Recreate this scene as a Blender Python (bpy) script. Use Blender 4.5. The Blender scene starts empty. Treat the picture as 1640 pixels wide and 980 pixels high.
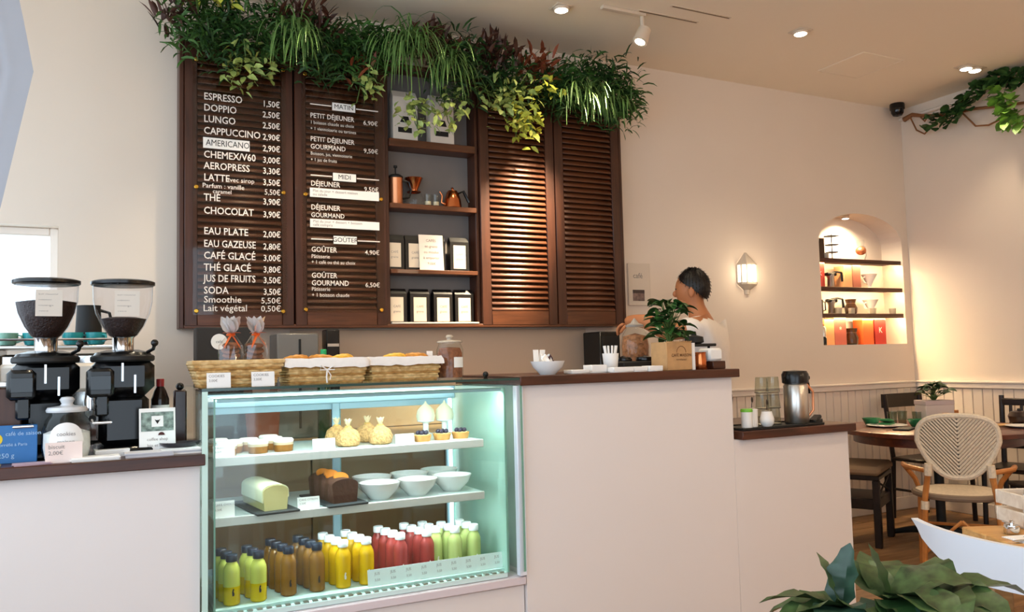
import bpy, bmesh, math, random
from mathutils import Vector, Matrix, Euler

random.seed(7)
SC = bpy.context.scene
COL = SC.collection
PI = math.pi

# ------------------------------------------------------------------ camera
F_PX = 1322.0
cam = bpy.data.cameras.new('camera')
cam.sensor_width = 36.0
cam.lens = F_PX / 1640.0 * 36.0
cam.clip_start = 0.05
cam_ob = bpy.data.objects.new('camera', cam)
COL.objects.link(cam_ob)
_yaw, _pit, _rol = 0.4675, 0.0648, -0.0243
_fw = Vector((math.sin(_yaw) * math.cos(_pit), math.cos(_yaw) * math.cos(_pit), math.sin(_pit)))
_rt = Vector((math.cos(_yaw), -math.sin(_yaw), 0))
_up = _rt.cross(_fw)
_c, _s = math.cos(_rol), math.sin(_rol)
_rt, _up = _c * _rt + _s * _up, -_s * _rt + _c * _up
_m = Matrix((( _rt.x, _up.x, -_fw.x, 0), (_rt.y, _up.y, -_fw.y, 0), (_rt.z, _up.z, -_fw.z, 1.27), (0, 0, 0, 1)))
cam_ob.matrix_world = _m
SC.camera = cam_ob

# ------------------------------------------------------------------ world: bright overcast day outside
W = bpy.data.worlds.new('world')
SC.world = W
W.use_nodes = True
_bg = W.node_tree.nodes['Background']
_bg.inputs[0].default_value = (0.72, 0.86, 1.0, 1)
_bg.inputs[1].default_value = 3.3
SC.view_settings.view_transform = 'Standard'
SC.view_settings.look = 'None'
SC.view_settings.exposure = 0.06
SC.view_settings.gamma = 1.0
SC.view_settings.use_curve_mapping = False
try:
    SC.cycles.max_bounces = 10
    SC.cycles.transparent_max_bounces = 24
    SC.cycles.caustics_reflective = False
    SC.cycles.caustics_refractive = False
    SC.cycles.sample_clamp_indirect = 6.0
except Exception:
    pass

# room: camera stands at x=0, y=0; counter front y=2.85; back wall y=4.6; right wall x=6.02; left wall x=-1.25
ROOM_L, ROOM_R, ROOM_B, ROOM_F, ROOM_H = -1.25, 6.02, 4.6, -2.2, 3.28
WARM = (1.0, 0.81, 0.55)

def portal(name, loc, rot, sx, sy):
    l = bpy.data.lights.new(name, 'AREA')
    l.shape = 'RECTANGLE'; l.size = sx; l.size_y = sy
    l.energy = 1.0
    try:
        l.cycles.is_portal = True
    except Exception:
        pass
    o = bpy.data.objects.new(name, l)
    o.location = loc; o.rotation_euler = rot
    COL.objects.link(o)
portal('daylight_opening', (-1.2, 1.5, 1.75), (0, -PI / 2, 0), 2.3, 6.0)      # left shop window
portal('daylight_opening', (0.1, -2.15, 1.5), (PI / 2, 0, 0), 2.5, 2.6)         # shop door behind the camera

# ------------------------------------------------------------------ materials
def lin(h):
    h = h.lstrip('#')
    out = []
    for i in (0, 2, 4):
        c = int(h[i:i + 2], 16) / 255.0
        out.append(c / 12.92 if c <= 0.04045 else ((c + 0.055) / 1.055) ** 2.4)
    return tuple(out) + (1.0,)

_mats = {}
def mat(name, col='#808080', rough=0.5, metal=0.0, spec=0.5, var=0.0, vscale=20.0, bump=0.0, bscale=60.0,
        trans=0.0, emit=None, estr=0.0, coat=0.0, sss=0.0, alpha=1.0, ior=1.45):
    if name in _mats:
        return _mats[name]
    m = bpy.data.materials.new(name)
    m.use_nodes = True
    nt = m.node_tree
    b = nt.nodes['Principled BSDF']
    b.inputs['Base Color'].default_value = lin(col)
    b.inputs['Roughness'].default_value = rough
    b.inputs['Metallic'].default_value = metal
    b.inputs['Specular IOR Level'].default_value = spec
    b.inputs['Transmission Weight'].default_value = trans
    b.inputs['Coat Weight'].default_value = coat
    b.inputs['IOR'].default_value = ior
    b.inputs['Alpha'].default_value = alpha
    if sss:
        b.inputs['Subsurface Weight'].default_value = sss
        b.inputs['Subsurface Radius'].default_value = (0.01, 0.006, 0.004)
    if emit:
        b.inputs['Emission Color'].default_value = lin(emit)
        b.inputs['Emission Strength'].default_value = estr
    tc = nt.nodes.new('ShaderNodeTexCoord')
    if var:
        n = nt.nodes.new('ShaderNodeTexNoise'); n.inputs['Scale'].default_value = vscale; n.inputs['Detail'].default_value = 4
        r = nt.nodes.new('ShaderNodeValToRGB')
        c = lin(col)
        r.color_ramp.elements[0].position = 0.3
        r.color_ramp.elements[1].position = 0.7
        r.color_ramp.elements[0].color = tuple(max(0, x * (1 - var)) for x in c[:3]) + (1,)
        r.color_ramp.elements[1].color = tuple(min(1, x * (1 + var)) for x in c[:3]) + (1,)
        nt.links.new(tc.outputs['Object'], n.inputs['Vector'])
        nt.links.new(n.outputs['Fac'], r.inputs[0])
        nt.links.new(r.outputs[0], b.inputs['Base Color'])
    if bump:
        n2 = nt.nodes.new('ShaderNodeTexNoise'); n2.inputs['Scale'].default_value = bscale; n2.inputs['Detail'].default_value = 5
        bp = nt.nodes.new('ShaderNodeBump'); bp.inputs['Strength'].default_value = bump; bp.inputs['Distance'].default_value = 0.01
        nt.links.new(tc.outputs['Object'], n2.inputs['Vector'])
        nt.links.new(n2.outputs['Fac'], bp.inputs['Height'])
        nt.links.new(bp.outputs[0], b.inputs['Normal'])
    _mats[name] = m
    return m

def wood(name, c1, c2, rough=0.45, scale=6.0, stretch=(1, 12, 12), coat=0.0, spec=0.4):
    if name in _mats:
        return _mats[name]
    m = bpy.data.materials.new(name); m.use_nodes = True
    nt = m.node_tree; b = nt.nodes['Principled BSDF']
    tc = nt.nodes.new('ShaderNodeTexCoord'); mp = nt.nodes.new('ShaderNodeMapping')
    mp.inputs['Scale'].default_value = stretch
    n = nt.nodes.new('ShaderNodeTexNoise'); n.inputs['Scale'].default_value = scale; n.inputs['Detail'].default_value = 6
    n.inputs['Distortion'].default_value = 0.6
    r = nt.nodes.new('ShaderNodeValToRGB')
    r.color_ramp.elements[0].position = 0.32; r.color_ramp.elements[1].position = 0.68
    r.color_ramp.elements[0].color = lin(c1); r.color_ramp.elements[1].color = lin(c2)
    nt.links.new(tc.outputs['Object'], mp.inputs[0]); nt.links.new(mp.outputs[0], n.inputs['Vector'])
    nt.links.new(n.outputs['Fac'], r.inputs[0]); nt.links.new(r.outputs[0], b.inputs['Base Color'])
    b.inputs['Roughness'].default_value = rough
    b.inputs['Coat Weight'].default_value = coat
    b.inputs['Specular IOR Level'].default_value = spec
    _mats[name] = m
    return m

def thin_glass(name, tint='#eaf6f2', refl=1.0, ior=1.45):
    if name in _mats:
        return _mats[name]
    m = bpy.data.materials.new(name); m.use_nodes = True
    nt = m.node_tree
    for n in list(nt.nodes):
        if n.type != 'OUTPUT_MATERIAL':
            nt.nodes.remove(n)
    out = [n for n in nt.nodes if n.type == 'OUTPUT_MATERIAL'][0]
    tr = nt.nodes.new('ShaderNodeBsdfTransparent'); tr.inputs[0].default_value = lin(tint)
    gl = nt.nodes.new('ShaderNodeBsdfGlossy'); gl.inputs['Roughness'].default_value = 0.03
    gl.inputs[0].default_value = (refl, refl, refl, 1)
    lw = nt.nodes.new('ShaderNodeLayerWeight'); lw.inputs[0].default_value = 0.5
    pw = nt.nodes.new('ShaderNodeMath'); pw.operation = 'POWER'; pw.inputs[1].default_value = 5.0
    ma = nt.nodes.new('ShaderNodeMath'); ma.operation = 'MULTIPLY_ADD'; ma.inputs[1].default_value = 0.8; ma.inputs[2].default_value = ((ior - 1) / (ior + 1)) ** 2
    nt.links.new(lw.outputs['Facing'], pw.inputs[0]); nt.links.new(pw.outputs[0], ma.inputs[0])
    mx = nt.nodes.new('ShaderNodeMixShader')
    nt.links.new(ma.outputs[0], mx.inputs[0]); nt.links.new(tr.outputs[0], mx.inputs[1]); nt.links.new(gl.outputs[0], mx.inputs[2])
    nt.links.new(mx.outputs[0], out.inputs[0])
    _mats[name] = m
    return m

def emis(name, col, strength):
    return mat(name, col, rough=0.6, emit=col, estr=strength)

M_wall = mat('painted_plaster', '#e7d8c8', 0.9, spec=0.15, var=0.02, vscale=1.5, bump=0.02, bscale=30)
M_ceil = mat('ceiling_paint', '#f2e3cd', 0.92, spec=0.1, var=0.015, vscale=1.0)
M_trim = mat('satin_trim_paint', '#eee2d6', 0.5, spec=0.3)
M_board = mat('wainscot_paint', '#e6d8ca', 0.6, spec=0.3)
M_white = mat('white_laminate', '#e6dedb', 0.45, spec=0.35, var=0.01, vscale=2)
M_walnut = wood('dark_walnut', '#3a1c11', '#552c1b', 0.42, 3.0, (1.2, 10, 10), coat=0.1)
M_shut = wood('shutter_walnut', '#4a2712', '#643820', 0.40, 4.0, (1, 10, 10), coat=0.08)
M_shutv = wood('shutter_walnut_upright', '#381b0f', '#4c2818', 0.42, 4.0, (10, 10, 1), coat=0.1)
M_black = mat('black_plastic', '#0c0c0d', 0.25, spec=0.5)
M_mblack = mat('matte_black', '#161514', 0.6)
M_steel = mat('brushed_steel', '#c8c4be', 0.28, metal=1.0)
M_chrome = mat('chrome', '#dcdcdc', 0.08, metal=1.0)
M_gold = mat('brass_stud', '#c79a3c', 0.25, metal=1.0)
M_copper = mat('polished_copper', '#d07a4a', 0.2, metal=1.0)
M_copperL = mat('satin_copper', '#dd9468', 0.35, metal=0.9)
M_paper = mat('white_paper', '#f3f0ec', 0.8, spec=0.2)
M_paperp = mat('pinkish_card', '#f0dcd4', 0.8, spec=0.2)
M_china = mat('white_china', '#f5f2ee', 0.15, spec=0.5)
M_ink = mat('black_ink', '#1a1716', 0.7)
M_grey_ink = mat('grey_ink', '#8d8582', 0.8)
M_letter = mat('white_lettering', '#efe4da', 0.6)
M_glass = thin_glass('clear_glass', '#fafcfb', 0.7)
M_gglass = thin_glass('green_edged_glass', '#f6fcfa', 0.8)
M_edge = mat('glass_edge_green', '#8fc4b0', 0.15, spec=0.6, trans=0.4)
M_acryl = thin_glass('clear_acrylic', '#f2efec', 0.55, 1.4)
M_kraft = mat('kraft_paper', '#c79b6a', 0.8, var=0.08, vscale=30)
M_wick = wood('wicker_straw', '#c4985c', '#ebcb92', 0.6, 40, (1, 1, 1))
M_rattan = wood('rattan_pole', '#a8642a', '#c98545', 0.4, 12, (1, 1, 1), coat=0.2)
M_linen = mat('white_linen', '#f2ebe4', 0.9, var=0.03, vscale=60)

# ------------------------------------------------------------------ mesh helpers
class MB:
    def __init__(s):
        s.v = []; s.f = []; s.m = Matrix()
    def add(s, vs, fs):
        o = len(s.v)
        m = s.m
        s.v += [tuple(m @ Vector(v)) for v in vs]
        s.f += [tuple(i + o for i in f) for f in fs]
        return s
    def at(s, loc=(0, 0, 0), rot=(0, 0, 0), sc=(1, 1, 1)):
        s.m = Matrix.LocRotScale(Vector(loc), Euler(rot), Vector(sc)); return s
    def box(s, x0, x1, y0, y1, z0, z1, bev=0.0):
        if bev <= 0:
            vs = [(x, y, z) for x in (x0, x1) for y in (y0, y1) for z in (z0, z1)]
            return s.add(vs, [(0, 1, 3, 2), (4, 6, 7, 5), (0, 4, 5, 1), (2, 3, 7, 6), (0, 2, 6, 4), (1, 5, 7, 3)])
        c = ((x0 + x1) / 2, (y0 + y1) / 2, (z0 + z1) / 2); h = ((x1 - x0) / 2, (y1 - y0) / 2, (z1 - z0) / 2)
        bev = min(bev, min(h) * 0.95)
        vs = []; idx = {}
        sg = [(a, b, d) for a in (-1, 1) for b in (-1, 1) for d in (-1, 1)]
        for q in sg:
            for ax in range(3):
                idx[(q, ax)] = len(vs)
                vs.append(tuple(c[i] + q[i] * (h[i] - (0 if i == ax else bev)) for i in range(3)))
        fs = []
        for ax in range(3):
            i, j = [(1, 2), (2, 0), (0, 1)][ax]
            for sgn in (-1, 1):
                ring = []
                for a, b in ((-1, -1), (1, -1), (1, 1), (-1, 1)):
                    q = [0, 0, 0]; q[ax] = sgn; q[i] = a; q[j] = b
                    ring.append(idx[(tuple(q), ax)])
                fs.append(tuple(ring))
            for a in (-1, 1):
                for b in (-1, 1):
                    q1 = [0, 0, 0]; q1[ax] = -1; q1[i] = a; q1[j] = b; q2 = list(q1); q2[ax] = 1
                    q1, q2 = tuple(q1), tuple(q2)
                    fs.append((idx[(q1, i)], idx[(q1, j)], idx[(q2, j)], idx[(q2, i)]))
        for q in sg:
            fs.append((idx[(q, 0)], idx[(q, 1)], idx[(q, 2)]))
        return s.add(vs, fs)
    def cbox(s, c, d, bev=0.0):
        return s.box(c[0] - d[0] / 2, c[0] + d[0] / 2, c[1] - d[1] / 2, c[1] + d[1] / 2, c[2] - d[2] / 2, c[2] + d[2] / 2, bev)
    def lathe(s, prof, n=24, c=(0, 0, 0), cap=True, sx=1.0, sy=1.0):
        vs = []; fs = []
        for r, z in prof:
            for k in range(n):
                a = 2 * PI * k / n
                vs.append((c[0] + r * math.cos(a) * sx, c[1] + r * math.sin(a) * sy, c[2] + z))
        for i in range(len(prof) - 1):
            for k in range(n):
                k2 = (k + 1) % n
                fs.append((i * n + k, i * n + k2, (i + 1) * n + k2, (i + 1) * n + k))
        if cap:
            fs.append(tuple(range(n - 1, -1, -1)))
            fs.append(tuple((len(prof) - 1) * n + k for k in range(n)))
        return s.add(vs, fs)
    def tube(s, pts, r, n=8, closed=False, cap=True):
        pts = [Vector(p) for p in pts]; L = len(pts)
        rs = r if isinstance(r, (list, tuple)) else [r] * L
        vs = []; fs = []
        up = None
        for i, p in enumerate(pts):
            if closed:
                t = (pts[(i + 1) % L] - pts[i - 1])
            else:
                t = pts[min(i + 1, L - 1)] - pts[max(i - 1, 0)]
            t = t.normalized() if t.length > 1e-9 else Vector((0, 0, 1))
            if up is None:
                up = Vector((0, 0, 1)) if abs(t.z) < 0.9 else Vector((1, 0, 0))
            a = t.cross(up)
            if a.length < 1e-5:
                a = t.cross(Vector((0.3, 1, 0.2)))
            a.normalize(); b = a.cross(t).normalized(); up = b
            for k in range(n):
                q = 2 * PI * k / n
                vs.append(tuple(p + (a * math.cos(q) + b * math.sin(q)) * rs[i]))
        for i in range(L if closed else L - 1):
            i2 = (i + 1) % L
            for k in range(n):
                k2 = (k + 1) % n
                fs.append((i * n + k, i * n + k2, i2 * n + k2, i2 * n + k))
        if cap and not closed:
            fs.append(tuple(range(n - 1, -1, -1))); fs.append(tuple((L - 1) * n + k for k in range(n)))
        return s.add(vs, fs)
    def prism(s, poly, z0, z1):
        n = len(poly)
        vs = [(x, y, z0) for x, y in poly] + [(x, y, z1) for x, y in poly]
        fs = [tuple(range(n - 1, -1, -1)), tuple(range(n, 2 * n))]
        fs += [(i, (i + 1) % n, n + (i + 1) % n, n + i) for i in range(n)]
        return s.add(vs, fs)
    def ell(s, c, r, nu=14, nv=8):
        r = (r, r, r) if not isinstance(r, (tuple, list)) else r
        vs = [(c[0], c[1], c[2] - r[2])]; fs = []
        for j in range(1, nv):
            a = -PI / 2 + PI * j / nv
            for k in range(nu):
                q = 2 * PI * k / nu
                vs.append((c[0] + r[0] * math.cos(a) * math.cos(q), c[1] + r[1] * math.cos(a) * math.sin(q), c[2] + r[2] * math.sin(a)))
        vs.append((c[0], c[1], c[2] + r[2])); top = len(vs) - 1
        for k in range(nu):
            k2 = (k + 1) % nu
            fs.append((0, 1 + k2, 1 + k)); fs.append((top, top - nu + k, top - nu + k2))
            for j in range(nv - 2):
                fs.append((1 + j * nu + k, 1 + j * nu + k2, 1 + (j + 1) * nu + k2, 1 + (j + 1) * nu + k))
        return s.add(vs, fs)
    def leaf(s, base, d, length, width, droop=0.6, seg=4, fold=0.25, shape=0, roll=0.0, ripple=0.0):
        """a leaf blade from base along d, bending down with droop; shape 0 lance, 1 broad oval, 2 strap"""
        d = Vector(d).normalized(); p = Vector(base)
        side = d.cross(Vector((0, 0, 1)))
        if side.length < 0.05:
            side = Vector((1, 0, 0))
        side.normalize()
        if roll:
            side = (Matrix.Rotation(roll, 3, d) @ side)
        vs = []; fs = []
        step = length / seg
        for i in range(seg + 1):
            t = i / seg
            if shape == 0:
                w = width * math.sin(PI * min(1, t * 0.88 + 0.12)) ** 0.8
            elif shape == 1:
                w = width * max(0.0, math.sin(PI * (t ** 0.75))) ** 0.7 if 0 < t < 1 else width * 0.04
            else:
                w = width * (1 - t ** 3)
            w = max(w, width * 0.03) * 0.5
            nrm = side.cross(d).normalized()
            rp = ripple * w * math.sin(i * 2.1 + length * 90)
            vs += [tuple(p - side * w + nrm * (w * fold + rp)), tuple(p), tuple(p + side * w + nrm * (w * fold - rp))]
            p = p + d * step
            d = (d + Vector((0, 0, -droop / seg))).normalized()
            side = (side - d * side.dot(d)).normalized()
        for i in range(seg):
            a = i * 3
            fs += [(a, a + 1, a + 4, a + 3), (a + 1, a + 2, a + 5, a + 4)]
        return s.add(vs, fs)
    def mesh(s, name, smooth=40, recalc=True):
        me = bpy.data.meshes.new(name)
        me.from_pydata(s.v, [], s.f)
        if recalc:
            bm = bmesh.new(); bm.from_mesh(me)
            bmesh.ops.recalc_face_normals(bm, faces=bm.faces)
            bm.to_mesh(me); bm.free()
        if smooth:
            me.polygons.foreach_set('use_smooth', [True] * len(me.polygons))
            try:
                me.set_sharp_from_angle(angle=math.radians(smooth))
            except Exception:
                pass
        me.update()
        return me
    def build(s, name, m, parent=None, smooth=40, recalc=True, loc=None, kind=None):
        o = bpy.data.objects.new(name, s.mesh(name, smooth, recalc))
        o.data.materials.append(m)
        COL.objects.link(o)
        if parent is not None:
            o.parent = parent
        if loc is not None:
            o.location = loc
        if kind:
            o['kind'] = kind
        return o

def tag(o, label=None, cat=None, group=None, kind=None):
    if label: o['label'] = label
    if cat: o['category'] = cat
    if group: o['group'] = group
    if kind: o['kind'] = kind
    return o

def thing(name, label, cat, loc=(0, 0, 0), rz=0.0, group=None):
    o = bpy.data.objects.new(name, None)
    o.empty_display_size = 0.05
    o.location = loc; o.rotation_euler = (0, 0, rz)
    COL.objects.link(o)
    return tag(o, label, cat, group)

def struct(o):
    o['kind'] = 'structure'; return o

def dup(root, loc, rz=None, label=None, group=None):
    r = root.copy(); COL.objects.link(r); r.location = loc
    if rz is not None: r.rotation_euler = (0, 0, rz)
    if label: r['label'] = label
    if group: r['group'] = group
    for ch in root.children:
        c = ch.copy(); COL.objects.link(c); c.parent = r
        for g in ch.children:
            d = g.copy(); COL.objects.link(d); d.parent = c
    return r

_tx = {}
def text(s, size, m, parent, loc, rot=(PI / 2, 0, 0), align='LEFT', bold=0.0, name='lettering', sx=1.0):
    k = (s, align, bold)
    if k not in _tx:
        cu = bpy.data.curves.new('txt', 'FONT'); cu.body = s; cu.size = 1.0
        cu.align_x = align; cu.align_y = 'CENTER'; cu.offset = bold; cu.resolution_u = 2
        t = bpy.data.objects.new('txt', cu)
        me = bpy.data.meshes.new_from_object(t)
        bpy.data.objects.remove(t); bpy.data.curves.remove(cu)
        _tx[k] = me
    me = _tx[k].copy(); me.materials.clear(); me.materials.append(m)
    o = bpy.data.objects.new(name, me); COL.objects.link(o)
    o.parent = parent; o.location = loc; o.rotation_euler = rot; o.scale = (size * sx, size, size)
    return o
# ------------------------------------------------------------------ structure
def wall_back():
    mb = MB()
    y = ROOM_B
    def r(x0, x1, z0, z1):
        mb.add([(x0, y, z0), (x1, y, z0), (x1, y, z1), (x0, y, z1)], [(0, 1, 2, 3)])
    WX0, WX1, WZ0, WZ1 = -1.05, -0.17, 1.40, 1.98
    NX0, NX1, NZ0, NZS, RISE = 5.0, 5.945, 1.322, 2.12, 0.25
    r(ROOM_L, WX0, 0, ROOM_H); r(WX0, WX1, 0, WZ0); r(WX0, WX1, WZ1, ROOM_H); r(WX1, NX0, 0, ROOM_H)
    r(NX0, NX1, 0, NZ0); r(NX1, ROOM_R, 0, ROOM_H)
    n = 20; cx = (NX0 + NX1) / 2; hw = (NX1 - NX0) / 2
    arch = [(cx - hw * math.cos(PI * k / n), NZS + RISE * math.sin(PI * k / n) ** 0.9) for k in range(n + 1)]
    for k in range(n):
        (xa, za), (xb, zb) = arch[k], arch[k + 1]
        mb.add([(xa, y, za), (xb, y, zb), (xb, y, ROOM_H), (xa, y, ROOM_H)], [(0, 1, 2, 3)])
    D = y + 0.20
    outline = [(NX0, NZ0)] + arch + [(NX1, NZ0)]
    L = len(outline)
    for k in range(L):
        a, b = outline[k], outline[(k + 1) % L]
        mb.add([(a[0], y, a[1]), (b[0], y, b[1]), (b[0], D, b[1]), (a[0], D, a[1])], [(0, 1, 2, 3)])
    mb.add([(p[0], D, p[1]) for p in outline], [tuple(range(L))])
    wo = [(WX0, WZ0), (WX0, WZ1), (WX1, WZ1), (WX1, WZ0)]
    for k in range(4):
        a, b = wo[k], wo[(k + 1) % 4]
        mb.add([(a[0], y, a[1]), (b[0], y, b[1]), (b[0], y + 0.16, b[1]), (a[0], y + 0.16, a[1])], [(0, 1, 2, 3)])
    return struct(mb.build('wall_back', M_wall, smooth=30, recalc=False))
WB = wall_back()

mb = MB(); mb.box(ROOM_R, ROOM_R + 0.15, ROOM_F, ROOM_B + 0.25, 0, ROOM_H)
WR = struct(mb.build('wall_right', M_wall, smooth=0))
mb = MB()                                   # left wall with the big shop window opening
mb.box(ROOM_L - 0.15, ROOM_L, ROOM_F, -1.5, 0, ROOM_H); mb.box(ROOM_L - 0.15, ROOM_L, 4.5, ROOM_B + 0.2, 0, ROOM_H)
mb.box(ROOM_L - 0.15, ROOM_L, -1.5, 4.5, 0, 0.6); mb.box(ROOM_L - 0.15, ROOM_L, -1.5, 4.5, 2.9, ROOM_H)
WL = struct(mb.build('wall_left', M_wall, smooth=0))
mb = MB()
mb.box(1.35, ROOM_R, ROOM_F - 0.15, ROOM_F, 0, ROOM_H); mb.box(ROOM_L, -1.15, ROOM_F - 0.15, ROOM_F, 0, ROOM_H)
mb.box(-1.15, 1.35, ROOM_F - 0.15, ROOM_F, 2.8, ROOM_H)
struct(mb.build('wall_front', M_wall, smooth=0))
mb = MB(); mb.box(ROOM_L - 0.15, ROOM_R + 0.15, ROOM_F - 0.15, ROOM_B + 0.25, ROOM_H, ROOM_H + 0.12)
struct(mb.build('ceiling', M_ceil, smooth=0))
M_floor = mat('floor_bed', '#5a4636', 0.8)
mb = MB(); mb.box(ROOM_L - 0.15, ROOM_R + 0.15, ROOM_F - 0.15, ROOM_B + 0.25, -0.12, -0.012)
FL = struct(mb.build('floor', M_floor, smooth=0))
M_plank = [wood('oak_plank_%d' % i, a, b, 0.45, 2.5, (1, 9, 9)) for i, (a, b) in enumerate([('#7a5738', '#9a744f'), ('#6d4c30', '#8d6947'), ('#836042', '#a37e59')])]
pl_me = []
for k in range(3):
    q = MB(); q.box(0, 1.196, 0, 0.147, -0.012, 0, 0.002)
    me = q.mesh('plank', 30); me.materials.append(M_plank[k]); pl_me.append(me)
rnd = random.Random(3)
for j in range(46):
    yy = ROOM_F + 0.15 * j
    off = -rnd.random() * 1.2
    x = ROOM_L + off
    while x < ROOM_R:
        if x + 1.2 > 0.9 and (yy > 0.7) and x < ROOM_R - 0.3:
            o = bpy.data.objects.new('plank', rnd.choice(pl_me)); COL.objects.link(o)
            o.parent = FL; o.location = (x, yy, 0)
            if x + 1.2 > ROOM_R: o.scale = ((ROOM_R - x) / 1.2, 1, 1)
        x += 1.2
mb = MB(); mb.box(ROOM_L, ROOM_R, ROOM_F, 0.7, -0.012, -0.001)
mb.build('plank_field', M_plank[0], FL, 0)

# chair rail and beadboard wainscot
def rail(name, x0, x1, y0, y1):
    q = MB(); q.box(x0, x1, y0, y1, 0.965, 1.01, 0.006)
    if x1 - x0 > y1 - y0: q.box(x0, x1, y0 - 0.012, y1, 1.005, 1.022, 0.004)
    else: q.box(x0 - 0.012, x1, y0, y1, 1.005, 1.022, 0.004)
    return struct(q.build(name, M_trim))
rail('trim_1', 3.3, ROOM_R, ROOM_B - 0.03, ROOM_B)
rail('trim_2', ROOM_R - 0.03, ROOM_R, 0.5, ROOM_B - 0.03)
bme = MB().box(0.002, 0.078, -0.014, 0, 0.1, 0.965, 0.004).mesh('board', 30); bme.materials.append(M_board)
bme2 = MB().box(-0.014, 0, 0.002, 0.078, 0.1, 0.965, 0.004).mesh('board', 30); bme2.materials.append(M_board)
for k in range(34):
    o = bpy.data.objects.new('board', bme); COL.objects.link(o); o.parent = WB; o.location = (3.3 + 0.08 * k, ROOM_B, 0)
for k in range(40):
    o = bpy.data.objects.new('board', bme2); COL.objects.link(o); o.parent = WR; o.location = (ROOM_R, 1.38 + 0.08 * k, 0)
struct(MB().box(3.3, ROOM_R, ROOM_B - 0.022, ROOM_B, 0, 0.1, 0.004).build('baseboard_back', M_trim))
struct(MB().box(ROOM_R - 0.022, ROOM_R, 0.5, ROOM_B - 0.022, 0, 0.1, 0.004).build('baseboard_right', M_trim))
# cove strip where ceiling meets right wall
struct(MB().box(ROOM_R - 0.035, ROOM_R, 0.0, ROOM_B, ROOM_H - 0.10, ROOM_H - 0.075, 0.006).build('trim_3', M_trim))

# small window in the back wall, far left
w = thing('window_1', None, None, (-0.61, ROOM_B + 0.1, 1.40)); struct(w)
q = MB()
for x0, x1, z0, z1 in ((-0.44, -0.40, 0, 0.58), (0.40, 0.44, 0, 0.58), (-0.40, 0.40, 0, 0.04), (-0.40, 0.40, 0.54, 0.58)):
    q.box(x0, x1, -0.025, 0.025, z0, z1, 0.005)
q.build('window_frame', M_trim, w)
MB().box(-0.40, 0.40, -0.004, 0.004, 0.04, 0.54).build('pane', M_glass, w, 0)
MB().box(-0.46, 0.46, -0.13, -0.03, -0.02, 0.0, 0.004).build('window_sill', M_trim, w)

# shop window frames (left wall) and glazed door opening frame
w2 = thing('window_2', None, None, (ROOM_L - 0.08, 1.5, 0.6)); struct(w2)
q = MB()
for yy in (-3.0, -1.5, 0.0, 1.5, 3.0):
    q.box(-0.03, 0.03, yy - 0.025, yy + 0.025, 0, 2.3, 0.005)
q.box(-0.03, 0.03, -3.0, 3.0, 0, 0.05); q.box(-0.03, 0.03, -3.0, 3.0, 2.25, 2.3)
q.build('window_frame', M_trim, w2)

# tied-back curtain hanging from the ceiling, top left of the picture
M_bulk = mat('pale_blue_grey_fabric', '#a6a8b0', 0.75, var=0.02, vscale=8)
cu = thing('curtain', 'pale blue-grey tied-back curtain at the left picture edge', 'curtain', (-0.5, 3.42, ROOM_H))
edge = [(3.25, -0.335, 0.46), (3.0, -0.315, 0.44), (2.75, -0.285, 0.42), (2.55, -0.245, 0.40), (2.364, -0.212, 0.38), (2.1, -0.262, 0.33), (1.857, -0.308, 0.28), (1.65, -0.365, 0.22), (1.45, -0.43, 0.15), (1.30, -0.47, 0.10), (1.15, -0.46, 0.14), (1.03, -0.45, 0.17)]
vs = []; fs = []; nc = 40
for z, xr, wd in edge:
    for k in range(nc + 1):
        u = k / nc
        amp = 0.022 * min(1, wd / 0.3) * min(1, (1 - u) * 1.5) ** 2.5
        vs.append((xr - wd * (1 - u) + 0.5, amp * math.sin(u * 7 * 2 * PI), z - ROOM_H))
for a in range(len(edge) - 1):
    for k in range(nc):
        b0 = a * (nc + 1) + k; fs.append((b0, b0 + 1, b0 + nc + 2, b0 + nc + 1))
q = MB(); q.add(vs, fs); q.build('fabric', M_bulk, cu, 80)
MB().box(-0.42, 0.18, -0.015, 0.015, -0.024, 0.0, 0.004).build('ceiling_rail', M_trim, cu)
q = MB(); q.tube([(-0.02 + 0.062 * math.cos(a), 0.034 * math.sin(a), 1.30 - ROOM_H) for a in [2 * PI * k / 16 for k in range(16)]], 0.012, 6, closed=True); q.build('tie_band', M_bulk, cu)

# faint access panel in the ceiling
t = thing('access_panel', 'faint square access hatch flush in the ceiling', 'hatch', (4.8, 3.97, ROOM_H))
q = MB()
for a in ((-0.2, 0.2, -0.2, -0.192), (-0.2, 0.2, 0.192, 0.2), (-0.2, -0.192, -0.192, 0.192), (0.192, 0.2, -0.192, 0.192)):
    q.box(a[0], a[1], a[2], a[3], -0.004, 0)
q.build('frame', M_ceil, t, 0)
MB().box(-0.188, 0.188, -0.188, 0.188, -0.003, 0).build('panel', M_ceil, t, 0)

# ------------------------------------------------------------------ counters
def counter_base(name, label, x0, x1, z1, y0=2.885, y1=3.48):
    t = thing(name, label, 'counter', ((x0 + x1) / 2, (y0 + y1) / 2, 0))
    w, d = (x1 - x0) / 2, (y1 - y0) / 2
    MB().box(-w, w, -d, -d + 0.025, 0.06, z1, 0.0006).build('front_panel', M_white, t)
    MB().box(-w, -w + 0.025, -d + 0.025, d, 0.06, z1, 0.002).build('end_panel', M_white, t)
    MB().box(w - 0.025, w, -d + 0.025, d, 0.06, z1, 0.002).build('end_panel', M_white, t)
    MB().box(-w + 0.02, w - 0.02, -d + 0.03, d, 0, 0.06).build('plinth', M_white, t, 0)
    return t
counter_base('counter_base', 'white front of the low counter under the coffee grinders', -1.2, 0.305, 0.953)
counter_base('counter_base', 'tall white counter block right of the pastry case', 1.492, 2.552, 1.168)
counter_base('counter_base', 'lower white counter end holding the steel airpot', 2.553, 3.268, 0.887)
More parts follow.
